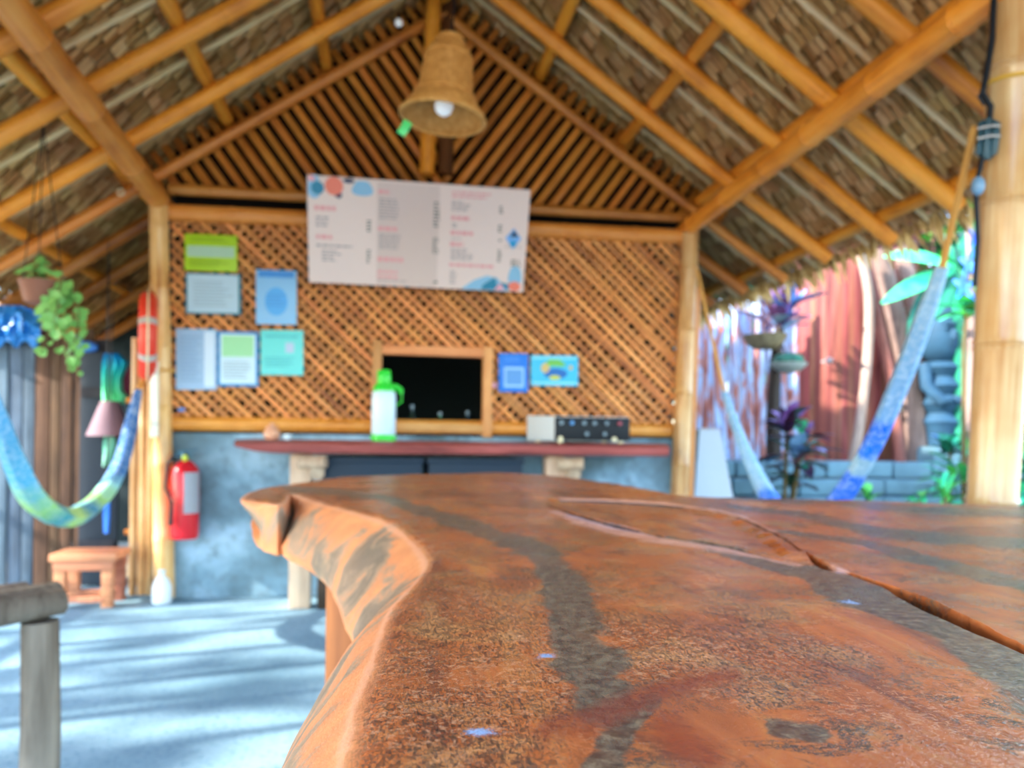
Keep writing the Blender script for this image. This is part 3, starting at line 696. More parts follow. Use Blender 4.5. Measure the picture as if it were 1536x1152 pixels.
# ------------------------------------------------------------------ thermos on the counter
p = at_y(575, 660, 4.2); tx, ty, tz = p.x, 4.2, zt
M_GRN = flat('green_plastic', '2FD43C', .3); M_TWH = flat('thermos_white', 'C4DCE8', .25, var=.03)
t = thing('thermos_flask', 'white thermos flask with bright green lid and base on the bar counter', 'flask', (tx, ty, tz))
mb = MB(); mb.lathe((tx, ty, tz), [(.066, .0), (.068, .006), (.068, .03), (.0655, .034)], 28); mb.build('base', M_GRN, t)
mb = MB(); mb.lathe((tx, ty, tz + .034), [(.064, 0), (.0655, .005), (.0655, .2), (.063, .225), (.052, .245)], 28); mb.build('body', M_TWH, t)
mb = MB(); mb.lathe((tx, ty, tz + .262), [(.058, 0), (.060, .01), (.052, .035), (.040, .045)], 24); mb.build('collar', M_GRN, t)
mb = MB(); mb.lathe((tx, ty, tz + .308), [(.036, 0), (.038, .01), (.037, .06), (.031, .074), (.0, .078)], 22); mb.build('lid', M_GRN, t)
mb = MB(); mb.tube([(tx + .035, ty, tz + .300), (tx + .065, ty, tz + .296), (tx + .090, ty, tz + .280), (tx + .098, ty, tz + .258)], [.014, .014, .012, .008], 10); mb.build('spout', M_GRN, t)
mb = MB(); mb.tube([(tx + .056, ty - .01, tz + .275), (tx + .094, ty - .01, tz + .255), (tx + .096, ty - .01, tz + .215), (tx + .064, ty - .01, tz + .19)], [.004] * 4, 8); mb.build('handle', M_GRN, t)

# ------------------------------------------------------------------ audio box on the counter
M_WHS = flat('grey_white_casing', 'D4E4EC', .3, var=.03); M_BLK = flat('black_panel', '0A141C', .45, spec=.25); M_CRM = flat('cream_rubber', 'E8E0B8', .4, var=.03); M_DGRY = flat('grey_knob', '6E8290', .3, metal=.5)
a0 = at_y(832, 663, 4.13); a1 = at_y(944, 663, 4.13); az = zt + .012; hh_ = .135
am = thing('amplifier_box', 'boxy amplifier with black knobbed front and pale casing on the bar counter', 'amplifier', ((a0.x + a1.x) / 2, 4.28, zt))
xw = a1.x - a0.x
mb = MB(); vs = [(a0.x, 4.14, az), (a1.x, 4.14, az), (a1.x, 4.14, az + hh_), (a0.x, 4.14, az + hh_), (a0.x - .10, 4.43, az), (a1.x - .03, 4.43, az), (a1.x - .03, 4.43, az + hh_ + .01), (a0.x - .10, 4.43, az + hh_ + .01)]
mb.add(vs, [(0, 1, 2, 3), (5, 4, 7, 6), (0, 3, 7, 4), (1, 5, 6, 2), (3, 2, 6, 7), (0, 4, 5, 1)]); mb.build('casing', M_WHS, am, smooth=False)
mb = MB(); mb.box(((a0.x + a1.x) / 2, 4.132, az + hh_ / 2), (xw, .018, hh_ - .006), ch=.004); fr_ = mb.build('front_panel', M_BLK, am)
for i, fx in enumerate((.08, .22, .38, .52, .68, .86)):
    mb = MB(); mb.tube([(a0.x + xw * fx, 4.124, az + .10), (a0.x + xw * fx, 4.108, az + .10)], [.012, .010], 12)
    mb.build('knob', [M_DGRY, flat('blue_knob', '5AA0E0', .4), M_DGRY, M_DGRY, M_DGRY, flat('red_knob', 'A84A5A', .4)][i], fr_)
for fx in (.42, .66): mb = MB(); mb.tube([(a0.x + xw * fx, 4.124, az + .04), (a0.x + xw * fx, 4.114, az + .04)], [.011, .010], 12); mb.build('socket', M_DGRY, fr_)
for x, y in ((a0.x + .035, 4.15), (a1.x - .045, 4.15), (a0.x - .04, 4.40), (a1.x - .07, 4.40)):
    mb = MB(); mb.lathe((x, y, zt), [(.014, 0), (.017, .004), (.017, .011), (.014, .0125)], 14); mb.build('foot', M_CRM, am)
for x in (a0.x + .03, a1.x - .09): mb = MB(); mb.lathe((x, 4.118, az + .012), [(.013, -.005), (.013, .005), (.0, .006)], 14, M=Matrix.Rotation(PI / 2, 3, 'X')); mb.build('lamp', M_CRM, fr_)
# small peach pot on the left end of the counter
p = at_y(408, 655, 4.3); M_PCH = flat('peach_clay', 'E8B090', .5)
pt = thing('small_pot', 'small peach clay pot with a lid at the left end of the counter', 'pot', (p.x, 4.3, zt))
mb = MB(); mb.lathe((p.x, 4.3, zt), [(.028, 0), (.042, .015), (.045, .035), (.036, .052), (.030, .056)], 20); mb.build('body', M_PCH, pt)
mb = MB(); mb.lathe((p.x, 4.3, zt + .057), [(.034, 0), (.036, .005), (.02, .018), (.009, .022), (.012, .032), (.0, .036)], 18); mb.build('lid', M_PCH, pt)
p = at_y(424, 655, 4.25); sp_ = MB(); sp_.lathe((p.x + .03, 4.22, zt), [(.016, 0), (.022, .012), (.020, .03), (.017, .032)], 16); tag(sp_.build('small_cup', M_TWH), 'tiny white cup right of the peach pot on the counter', 'cup')

# ------------------------------------------------------------------ menu board, leaning forward from the wall
def plane_pt(u, v):   # board plane tilts towards the viewer at the top
    d = ray(u, v); k = .36; z0 = 1.78; y0 = 4.40   # y = y0 - k (z - z0)
    t = (y0 + k * z0 - k * EYE.z) / (d.y + k * d.z); return EYE + d * t
TL, TR, BR, BL = [plane_pt(*q) for q in ((459, 263), (797, 284), (783, 439), (465, 422))]
cx_ = (TL + TR + BR + BL) / 4; ex = ((TR - TL) + (BR - BL)) / 2; ey = ((TL - BL) + (TR - BR)) / 2
BW, BH = ex.length, ey.length; X_ = ex.normalized(); N_ = X_.cross(ey).normalized(); Y_ = N_.cross(X_)
MM = Matrix((X_, Y_, N_)).transposed().to_4x4(); MM.translation = cx_ - Y_ * 0
menu = thing('menu_board', 'wide pale pink menu board with printed lists hanging askew under the gable', 'sign', cx_, M=MM)
def cardmat(name, h, rough=.45): return flat(name, h, rough, var=.02)
M_MENU = cardmat('menu_pale_pink', 'EAD6CE')
mb = MB(); mb.box((0, 0, 0), (BW, BH, .016), ch=.003); mb.build('panel', M_MENU, menu, M=MM, local=True)
def prt(name, parent, M, w, h, rects, mat, z=.009, label=None):
    if 1 < len(rects) <= 4:
        for i, q in enumerate(rects): o = prt(name, parent, M, w, h, [q], mat, z, label)
        return o
    """flat print: rects in 0..1 of the sheet, y downwards; entries are boxes or polygons"""
    mb = MB()
    for q in rects:
        if len(q) == 4 and not hasattr(q[0], '__len__'): q = [(q[0], q[1]), (q[2], q[1]), (q[2], q[3]), (q[0], q[3])]
        vs = [((x - .5) * w, (.5 - y) * h, z) for x, y in q]; vs2 = [((x - .5) * w, (.5 - y) * h, z + .0006) for x, y in q]; k = len(vs)
        mb.add(vs + vs2, [tuple(range(k))[::-1], tuple(range(k, 2 * k))] + [(i, (i + 1) % k, k + (i + 1) % k, k + i) for i in range(k)])
    o = mb.build(name, mat, parent, M=M, local=True, smooth=False, label=label)
    if len(rects) > 1: o['kind'] = 'stuff'
    return o
def blob(cx, cy, rx, ry, n=20, w=0): return [(cx + rx * (1 + w * math.sin(3 * 2 * PI * i / n)) * math.cos(2 * PI * i / n), cy + ry * (1 + w * math.cos(2 * 2 * PI * i / n)) * math.sin(2 * PI * i / n)) for i in range(n)]
def lines(x, y0, y1, n, w0, w1, th=.45):
    o = []; s = (y1 - y0) / n
    for i in range(n):
        xx = x; end = x + U(w0, w1)
        while xx < end:
            l = U(.012, .03); o.append((xx, y0 + s * i, min(xx + l, end), y0 + s * (i + th))); xx += l + .006
    return o
g1 = cardmat('print_pink', 'E8A0A4'); g2 = cardmat('print_grey', 'A09A9C'); g3 = cardmat('print_dark', '4A5A54'); g4 = cardmat('print_tint', 'DAC6BE')
prt('column_tint', menu, MM, BW, BH, [(.305, .02, .585, .99)], g4, .0083, 'slightly darker middle column')
prt('heading_text', menu, MM, BW, BH, lines(.03, .27, .34, 1, .09, .1, .6) + lines(.035, .54, .60, 1, .07, .08, .6) + lines(.31, .09, .15, 1, .05, .06, .6) + lines(.31, .43, .49, 1, .08, .09, .6) + lines(.31, .72, .79, 1, .11, .12, .6) + lines(.31, .85, .95, 2, .09, .12, .5)
    + lines(.64, .06, .13, 2, .15, .2, .5) + lines(.64, .29, .35, 1, .08, .09, .6) + lines(.64, .43, .49, 1, .10, .11, .6) + lines(.64, .54, .6, 1, .06, .07, .6) + lines(.64, .745, .80, 1, .2, .22, .5), g1, label='pink printed headings')
prt('list_text', menu, MM, BW, BH, lines(.035, .37, .48, 3, .05, .06) + lines(.035, .63, .67, 1, .15, .16) + lines(.06, .68, .8, 4, .05, .09) + lines(.315, .17, .37, 7, .07, .09) + lines(.315, .50, .65, 6, .09, .1) + lines(.315, .94, .96, 1, .13, .14)
    + lines(.64, .15, .25, 4, .05, .09) + lines(.645, .36, .41, 2, .02, .03) + lines(.645, .50, .52, 1, .04, .05) + lines(.645, .60, .72, 5, .06, .11) + lines(.645, .82, .96, 5, .02, .05) + lines(.9, .55, .57, 1, .07, .08), g2, label='grey printed lists')
prt('price_text', menu, MM, BW, BH, lines(.26, .38, .5, 4, .015, .02) + lines(.26, .66, .80, 5, .015, .02) + lines(.56, .17, .42, 8, .022, .03) + lines(.56, .51, .67, 6, .02, .03) + lines(.86, .17, .25, 3, .012, .02) + lines(.86, .35, .43, 3, .012, .02) + lines(.865, .49, .52, 1, .012, .02) + lines(.865, .59, .72, 5, .012, .02) + lines(.57, .93, .97, 1, .02, .03) + lines(.93, .68, .75, 3, .04, .05), g3, label='dark printed prices')
prt('blue_shape', menu, MM, BW, BH, [blob(.24, .09, .045, .08, w=.15), [(.70, .995), (.76, .90), (.82, .85), (.87, .87), (.93, .995)], blob(.955, .84, .032, .11, w=.1), blob(.03, .10, .028, .12, w=.1)], cardmat('print_blue', '8CC0E0'), .0086, 'light blue painted shapes')
prt('teal_shape', menu, MM, BW, BH, [blob(.045, .11, .028, .06), [(.88, .91), (.955, .93), (.92, .99)], [(.80, .95), (.86, .86), (.88, .99), (.8, .99)]], cardmat('print_teal', '2F86A8'), .0094, 'teal painted shapes')
prt('coral_circle', menu, MM, BW, BH, [blob(.116, .085, .04, .085), blob(.955, .945, .03, .05)], cardmat('print_coral', 'F0836C'), .0102, 'coral painted circles')
prt('navy_shape', menu, MM, BW, BH, [blob(.135, .165, .016, .028), blob(.18, .03, .025, .022)], cardmat('print_navy', '2E3A5C'), .0098, 'dark navy painted spots')
prt('rose_triangle', menu, MM, BW, BH, [[(.86, .985), (.885, .92), (.91, .985)], blob(.02, .03, .015, .025)], cardmat('print_rose', 'F0A8B4'), .0110, 'rose painted spots')
prt('logo_diamond', menu, MM, BW, BH, [[(.935, .37), (.972, .47), (.935, .575), (.898, .47)]], cardmat('logo_blue', '7AB4F0'), .0094, 'blue diamond emblem')
prt('logo_mark', menu, MM, BW, BH, [[(.925, .445), (.937, .385), (.95, .445)], (.921, .43, .955, .455)], cardmat('logo_dark', '2A3C5A'), .0112)
prt('logo_drop', menu, MM, BW, BH, [[(.935, .565), (.918, .53), (.921, .49), (.935, .50), (.949, .49), (.952, .53)]], cardmat('logo_cyan', '18A0D8'), .0112)
mb = MB(); mb.box((0, 0, 0), (BW + .004, BH + .004, .010)); mb.build('backing', flat('board_edge', '8A7C74'), menu, M=MM @ Matrix.Translation((0, 0, -.012)), local=True)
for sx in (-.42, .42):
    p = MM @ Vector((sx * BW, BH / 2 - .01, -.014)); q = Vector((p.x, WY - .04, 2.24)); mb = MB(); mb.tube([p, (p + q) / 2 + Vector((0, 0, -.005)), q], .0025, 6); mb.build('hanging_wire', M_BLK, menu)
p = MM @ Vector((0, -BH / 2 + .02, -.02)); mb = MB(); mb.tube([p, (p.x, WY - .015, p.z - .01)], .01, 6); mb.build('spacer', M_PALE, menu)

# ------------------------------------------------------------------ notices on the lattice
def notice(name, u0, v0, u1, v1, border, prints, label, cat='notice', y=WY - .035, group='notices pinned to the lattice'):
    a = at_y(u0, v0, y); b = at_y(u1, v0, y); c_ = at_y(u1, v1, y); d = at_y(u0, v1, y); cc = (a + b + c_ + d) / 4; w = (b - a).length; h = (a - d).length
    y_ = (a - d).normalized(); x_ = (b - a); x_ = (x_ - y_ * x_.dot(y_)).normalized(); M = Matrix((x_, y_, x_.cross(y_))).transposed().to_4x4(); M.translation = cc
    t = thing(name, label, cat, cc, group, M=M); mb = MB(); mb.box((0, 0, 0), (w, h, .008), ch=.002); mb.build('card', border, t, M=M, local=True)
    for i, (nm, rects, mat, lab) in enumerate(prints): prt(nm, t, M, w, h, rects, mat, .0042 + .0007 * i, lab)
    for sx in (-.4, .4):
        mb = MB(); mb.tube([(sx * w, h * .46, -.03), (sx * w, h * .46, .006)], .003, 6); mb.build('pin', M_DGRY, t, M=M, local=True)
    return t
cm = cardmat; LT = cm('ink_pale', '9CB4C4')
notice('notice_card', 277, 352, 356, 407, cm('lime_card', 'A8D020'), [('printed_band', [(.05, .32, .95, .62)], cm('sage_band', 'A8CCB0'), 'pale green band'), ('text_lines', lines(.12, .1, .22, 2, .6, .75) + lines(.1, .7, .9, 3, .5, .75), cm('ink_olive', '7CA014'), None)],
       'bright lime green notice, topmost of the cards left of the menu board')
notice('notice_card', 278, 410, 362, 472, cm('teal_frame', '1E6E80'), [('sheet', [(.04, .03, .95, .96)], cm('pale_sheet', 'B4D0E0'), 'pale blue-white sheet'), ('text_lines', lines(.15, .2, .85, 8, .5, .7), LT, None)],
       'pale landscape sheet in a dark teal border under the lime notice')
notice('notice_card', 384, 405, 445, 487, cm('sky_card', '8CC4F0'), [('top_band', [(.06, .02, .94, .14)], cm('blue_band', '3C8CD8'), 'darker blue top band'), ('picture', [blob(.5, .58, .28, .26)], cm('mid_blue', '58B0F4'), 'mid blue picture'), ('text_lines', lines(.25, .45, .7, 4, .35, .5), cm('ink_blue', '4C98E0'), None)],
       'sky blue upright notice just left of the menu board')
notice('notice_card', 264, 493, 325, 585, cm('grey_blue_card', '9CBCDC'), [('side_band', [(.7, .04, .95, .95)], cm('white_band', 'CCE0F4'), 'whiter side band'), ('text_lines', lines(.1, .12, .9, 12, .4, .55), cm('ink_slate', '86A8CC'), None)],
       'grey-blue upright notice beside the left corner post, bottom row')
notice('notice_card', 326, 497, 388, 580, cm('blue_frame', '3C90CC'), [('sheet', [(.07, .05, .93, .95)], cm('white_sheet', 'C8E4F4'), 'white sheet'), ('picture', [(.12, .08, .88, .46)], cm('mint_picture', '9CDCA8'), 'mint green picture'), ('text_lines', lines(.15, .55, .88, 6, .5, .65), LT, None)],
       'blue-framed notice with a green upper half, middle of the bottom row')
notice('notice_card', 391, 495, 455, 563, cm('turquoise_card', '6CDCDC'), [('stamp', [(.58, .28, .78, .5)], cm('lilac_stamp', 'B4C8E4'), 'lilac square'), ('text_lines', lines(.1, .12, .22, 1, .7, .8) + lines(.1, .6, .85, 4, .5, .7), cm('ink_turq', '4CB8C4'), None)],
       'turquoise notice at the right end of the bottom row')
notice('payment_card', 748, 530, 792, 588, cm('royal_blue_card', '1878E0'), [('frame_print', [(.18, .36, .86, .88)], cm('pale_blue_print', '98C8F4'), 'pale blue square outline'), ('frame_centre', [(.24, .42, .80, .82)], cm('blue_print', '5494D8'), 'blue blank square'), ('text_lines', lines(.2, .1, .24, 2, .5, .65), cm('royal_ink', '4C98EC'), None)],
       'royal blue card with a pale square just right of the serving window', 'sign', group='cards right of the serving window')
notice('picture_card', 796, 533, 867, 579, cm('cyan_card', '38B8E4'), [('border_print', [(.03, .05, .97, .12), (.03, .88, .97, .95)], cm('pale_cyan', '8CDCF0'), None), ('blue_shape', [blob(.52, .6, .25, .18)], cm('deep_blue', '1468B8'), 'deep blue blot'), ('green_shape', [blob(.5, .25, .2, .16, w=.3)], cm('leaf_green', '6CBC54'), 'green blot'),
        ('sand_shape', [blob(.3, .42, .09, .16), blob(.84, .4, .04, .08)], cm('sand_print', 'C8B070'), 'sandy blots'), ('yellow_shape', [blob(.5, .73, .12, .07)], cm('yellow_print', 'C4CC3C'), 'yellow blot')],
       'cyan landscape picture card right of the royal blue card', 'sign', group='cards right of the serving window')
p = at_y(741, 578, WY - .03); mb = MB(); mb.ball(p, .016, 6, (1, .35, 1)); tag(mb.build('pink_tag', flat('pink_plastic', 'E8B0D0')), 'tiny pink tag between the window frame and the blue card', 'tag')
for u, v, h, nm in ((272, 614, '2C88D8', 'blue'), (903, 0, '', '')):
    if h: p = at_y(u, v, WY - .04); mb = MB(); mb.lathe(p, [(.012, -.012), (.02, -.008), (.02, .006), (.012, .01)], 12); tag(mb.build('blue_button', flat('cap_blue', h)), 'small round blue button on the lattice by the left post', 'button')

# ------------------------------------------------------------------ bottles on the kitchen shelf seen through the window
slab_ = MB(); slab_.box(((WX0 + WX1) / 2, WY + .19, WZ0 - .06), (.72, .24, .03), ch=.003); sh_ = tag(slab_.build('kitchen_shelf', M_DARKWOOD), 'dark shelf just inside the serving window', 'shelf')
for i, (u, hgt, col, lab) in enumerate(((618, .17, '1C3A34', 'dark slim bottle at the left inside the serving window'), (660, .13, '2E6E50', 'short green bottle in the middle inside the serving window'), (701, .14, '24404A', 'dark bottle at the right inside the serving window'))):
    p = at_y(u, 630, WY + .2); z0 = WZ0 - .045; mb = MB()
    mb.lathe((p.x, WY + .2, z0), [(.026, 0), (.03, .005), (.03, hgt * .55), (.012, hgt * .75), (.011, hgt)], 16); b = thing('bottle', lab, 'bottle', (p.x, WY + .2, z0), 'bottles inside the window'); mb.build('body', flat('bottle_glass', col, .15, spec=.7), b)
    mb = MB(); mb.lathe((p.x, WY + .2, z0 + hgt), [(.013, -.004), (.013, .014), (.0, .016)], 12); mb.build('cap', M_DGRY, b)

# ------------------------------------------------------------------ woven pendant lamp
LY = 3.0
c0 = at_y(664, 178, LY); lx, ly, lz = c0.x, c0.y, c0.z; q = at_y(676, 62, LY); LH = q.z - lz + .02
m = Mat('woven_rattan', .55, .35)
w1 = m.n('ShaderNodeTexWave', Scale=55.0, Distortion=1.5, _bands_direction='Z'); m.t.links.new(m.co, w1.inputs['Vector'])
c = m.ramp(m.math('MULTIPLY_ADD', m.noise(40, 4), .6, m.math('MULTIPLY', w1.outputs['Fac'], .4)), [(.3, hexc('A8702C')), (.6, hexc('DFA050')), (.8, hexc('F0BC74'))])
m.color(c); m.bump(w1.outputs['Fac'], .5, .004); m.b.inputs['Transmission Weight'].default_value = 0; M_RAT = m.m
LR = Matrix.Rotation(math.radians(5), 4, 'Y'); LM = Matrix.Translation((lx, ly, lz)) @ LR
lamp = thing('pendant_lamp', 'woven rattan bell-shaped pendant lamp hanging in the middle under the ridge', 'lamp', (lx, ly, lz), M=LM)
s = LH / .29
outp = [(.165, 0), (.160, .018), (.140, .045), (.118, .075), (.103, .105), (.097, .14), (.094, .18), (.088, .215), (.074, .245), (.055, .262), (.052, .285)]
outp = [(r, z * s) for r, z in outp]
prof = outp + [(r - .006, z) for r, z in outp[::-1]]
mb = MB(); mb.lathe((0, 0, 0), prof + [prof[0]], 40, wob=lambda a, z: 1 + .006 * math.sin(a * 20), cap=False); mb.build('lamp_shade', M_RAT, lamp, M=LM, local=True)
mb = MB(); mb.torus((0, 0, .004), .163, .009, n=40, m=8); mb.build('rim_band', M_RAT, lamp, M=LM, local=True)
for z, r in ((.075 * s, .120), (.215 * s, .090), (.27 * s, .056)): mb = MB(); mb.torus((0, 0, z), r, .005, n=36, m=6); mb.build('hoop', M_RAT, lamp, M=LM, local=True)
mb = MB()
for k in range(30):
    a = 2 * PI * k / 30
    mb.tube([(r * 1.02 * math.cos(a), r * 1.02 * math.sin(a), z) for r, z in outp[4:9]], .0032, 5)
mb.build('rib', M_RAT, lamp, M=LM, local=True)['kind'] = 'stuff'
mb = MB(); mb.lathe((0, 0, 0), [(0, .012), (.014, .014), (.030, .026), (.037, .048), (.031, .072), (.018, .09), (.014, .10)], 20)
m = Mat('frosted_bulb', .3); m.color((.75, .84, .9, 1)); m.b.inputs['Emission Color'].default_value = (1, .97, .9, 1); m.b.inputs['Emission Strength'].default_value = .12
mb.build('bulb', m.m, lamp, M=LM, local=True)
mb = MB(); mb.lathe((0, 0, 0), [(.018, .09), (.020, .10), (.019, .14), (.01, .15)], 14); mb.build('socket', M_BLK, lamp, M=LM, local=True)
mb = MB(); pt_ = LM @ Vector((0, 0, .14)); top = rp(.30, LY, .04); mb.tube([pt_, pt_.lerp(top, .5) + Vector((.01, 0, 0)), top], .0045, 6); mb.build('cord', M_BLK, lamp)
p = at_y(607, 192, LY - .02); tg = thing('green_tag', 'small bright green tag dangling at the left rim of the pendant lamp', 'tag', p)
mb = MB(); mb.box(p, (.034, .006, .06), Matrix.Rotation(.5, 3, 'Y'), ch=.002); mb.build('plate', flat('bright_green', '58E07C', .3), tg)
mb = MB(); mb.tube([p + Vector((-.01, 0, .025)), LM @ Vector((-.163, 0, .01))], .002, 5); mb.build('string', M_BLK, tg)
for u, v, y, lab in ((598, 34, 4.38, 'tiny white bulb by the gable rafter left of the lamp'),):
    p = at_y(u, v, y); mb = MB(); mb.ball(p, .022, 8); o = thing('small_bulb', lab, 'bulb', p); mb.build('glass', m.m, o); mb = MB(); mb.tube([p + Vector((0, 0, .018)), p + Vector((0, 0, .05))], .011, 8); mb.build('socket', M_BLK, o)
p = at_y(181, 288, 4.30); mb = MB(); mb.torus(p, .016, .004, 'y', 16, 6); tag(mb.build('wire_ring', M_CRM), 'small pale ring on the rafter left of the left corner post', 'ring')

# ------------------------------------------------------------------ lifebuoy, extinguisher, post stripe
M_RED = flat('buoy_red', 'E8402C', .4); M_SIL = flat('reflective_grey', 'B8B4B0', .3); M_XR = flat('extinguisher_red', 'D82430', .2)
p = at_y(222, 505, 4.44); lb = thing('lifebuoy', 'red ring lifebuoy with grey bands hung edge-on at the left corner post', 'lifebuoy', p)
Mr = Matrix.Rotation(math.radians(16), 3, 'Z'); bx = p.copy()
mb = MB(); mb.torus(bx, .20, .045, 'x', 40, 12, M=Mr); mb.build('ring', M_RED, lb)
for a in (.25, PI - .25, PI + .6, -.6):
    mb = MB(); mb.torus(bx, .20, .0475, 'x', 4, 12, M=Mr, a0=a - .07, a1=a + .07); mb.build('band', M_SIL, lb)
mb = MB(); mb.tube([bx + Mr @ Vector((.0, .25 * math.cos(a), .25 * math.sin(a))) for a in np.linspace(0, 2 * PI, 33)], .005, 5, cap=False); mb.build('rope', M_CRM, lb)
p = at_y(232, 597, 4.36); mb = MB(); mb.tube([(p.x, 4.37, at_y(232, 655, 4.37).z), (p.x - .004, 4.37, at_y(232, 542, 4.37).z)], .021, 12); pp = thing('stripe_tube', 'short white upright tube for the bright stripe on the left corner post', 'pipe', p); mb.build('tube', flat('stripe_white', 'F4EEDC', .25, var=.02), pp)  # bright stripe on the post modelled as a white tube
for v in (560, 636):
    mb = MB(); c_ = at_y(232, v, 4.37); mb.torus((c_.x, 4.37, c_.z), .022, .003, 'z', 16, 5); mb.build('strap', M_SIL, pp)
p = at_y(276, 800, 4.38); ez = at_y(276, 808, 4.38).z; et = at_y(276, 690, 4.38).z; H = et - ez; x, y = p.x, 4.39
fe = thing('fire_extinguisher', 'red fire extinguisher with grey label hung on the cement wall by the left post', 'extinguisher', (x, y, ez))
mb = MB(); mb.lathe((x, y, ez), [(.066, 0), (.072, .008), (.074, .03), (.074, H * .82), (.066, H * .90), (.04, H * .97), (.02, H)], 28); mb.build('cylinder', M_XR, fe)
mb = MB(); n = 12; vs = []
for i in range(n + 1):
    a = -PI / 2 + .15 + 1.25 * i / n
    for z in (H * .33, H * .92 - .03): vs.append((x + .0765 * math.cos(a), y + .0765 * math.sin(a), ez + z))
for i in range(n + 1):
    a = -PI / 2 + .15 + 1.25 * i / n
    for z in (H * .33, H * .92 - .03): vs.append((x + .074 * math.cos(a), y + .074 * math.sin(a), ez + z))
k = 2 * (n + 1); mb.add(vs, [(2 * i, 2 * i + 2, 2 * i + 3, 2 * i + 1) for i in range(n)] + [(0, 1, k + 1, k), (2 * n, k + 2 * n, k + 2 * n + 1, 2 * n + 1)]); mb.build('label_sheet', flat('label_grey', 'A4A8B0', .5), fe, label='grey instruction label')
mb = MB(); mb.lathe((x, y, et), [(.022, -.01), (.022, .03), (.014, .04)], 14); mb.tube([(x, y, et + .02), (x - .05, y - .01, et + .03)], .013, 8); mb.build('valve', flat('valve_metal', '5C8494', .3, metal=.7), fe)
mb = MB(); mb.box((x + .012, y - .004, et + .05), (.10, .02, .008), Matrix.Rotation(-.15, 3, 'Y'), ch=.002); mb.box((x + .01, y - .004, et + .033), (.09, .018, .006), Matrix.Rotation(.12, 3, 'Y')); mb.build('lever', flat('lever_teal', '3C6C84', .3, metal=.5), fe)
mb = MB(); mb.ball((x + .005, y - .03, et + .012), .018, 7, (1, .5, 1)); mb.build('gauge', flat('gauge_lime', 'C8D848', .3), fe)
mb = MB(); mb.tube([(x - .05, y - .01, et + .03), (x - .082, y - .03, et - .02), (x - .085, y - .05, et - .15), (x - .045, y - .085, ez + .2), (x - .05, y - .085, ez + .08)], [.009, .009, .009, .009, .013], 8); mb.build('hose', M_BLK, fe)
mb = MB(); mb.box((x, WY - .02, ez + H * .6), (.03, .05, .2), ch=.003); mb.build('wall_bracket', M_BLK, fe)
p = at_z(266, 884, 0); x, y = p.x + .015, 4.40; jg = thing('plastic_jug', 'small white plastic jug on the floor under the fire extinguisher', 'jug', (x, y, 0))
mb = MB(); mb.lathe((x, y, 0), [(.045, 0), (.052, .01), (.050, .09), (.035, .13), (.018, .15), (.018, .165)], 20); mb.build('body', flat('jug_white', 'E8EEF0', .35, var=.02), jg)
mb = MB(); mb.lathe((x, y, .163), [(.021, 0), (.021, .018), (.0, .02)], 14); mb.build('cap', flat('jug_cap', 'C8D8E0', .3), jg)

# ------------------------------------------------------------------ stool at the floor edge
M_STL = wood_mat('stool_wood', 'D08A66', '8A4E38', axis='x')
p = at_z(136, 906, 0); sx, sy = p.x, p.y; st = thing('wooden_stool', 'low red-brown wooden stool standing by the dark doorway on the left', 'stool', (sx, sy, 0))
h = .285; mb = MB(); mb.box((sx, sy, h - .02), (.325, .25, .04), ch=.008); mb.build('seat', M_STL, st)
mb = MB(); mb.box((sx, sy - .105, h - .065), (.29, .022, .05), ch=.003); mb.build('apron', M_STL, st); mb = MB(); mb.box((sx, sy + .105, h - .065), (.29, .022, .05), ch=.003); mb.build('apron', M_STL, st)
for dx in (-.115, .115):
    for dy in (-.09, .09): bar((sx + dx, sy + dy, 0), (sx + dx, sy + dy, h - .04), .055, .045, st, M_STL, 'leg')
bar((sx - .10, sy - .09, .045), (sx + .10, sy - .09, .045), .03, .05, st, M_STL, 'stretcher')
bar((sx - .10, sy + .09, .045), (sx + .10, sy + .09, .045), .03, .05, st, M_STL, 'stretcher')

# ------------------------------------------------------------------ weathered log bench, bottom left
M_LOG = wood_mat('weathered_log', '8C8274', '4A4036', rough=.8)
lbn = thing('log_bench', 'weathered grey log bench at the bottom left of the picture', 'bench', plan(-1.07, 1.72))
A = plan(-1.050, 1.72, .53); dirx = (R0 * -.50 - Vector((FWD.x, FWD.y, 0)) * .87).normalized(); sd = Vector((dirx.y, -dirx.x, 0))
if sd.dot(FWD) > 0: sd = -sd
sd = -sd          # further logs lie behind the front one, away from the eye
for k in range(3):
    q0 = A - dirx * (.05 + U(-.02, .03)) + sd * (.07 * k); q1 = A + dirx * 1.5 + sd * (.07 * k)
    mb = MB(); mb.tube([q0.lerp(q1, t) + Vector((0, 0, U(-.003, .003))) for t in np.linspace(0, 1, 9)], [.033 * U(.92, 1.08) for _ in range(9)], 12); mb.build('seat_log', M_LOG, lbn)
for t in (.0, 1.4):
    for k in (0, 2):
        q = A + dirx * (t + .12 * k * (1 if t < .5 else -1)) + sd * (.07 * k)
        mb = MB(); mb.tube([(q.x, q.y, 0), (q.x + .004, q.y, .25), (q.x, q.y, .495)], [.042, .040, .038], 14); mb.build('leg', M_LOG, lbn)

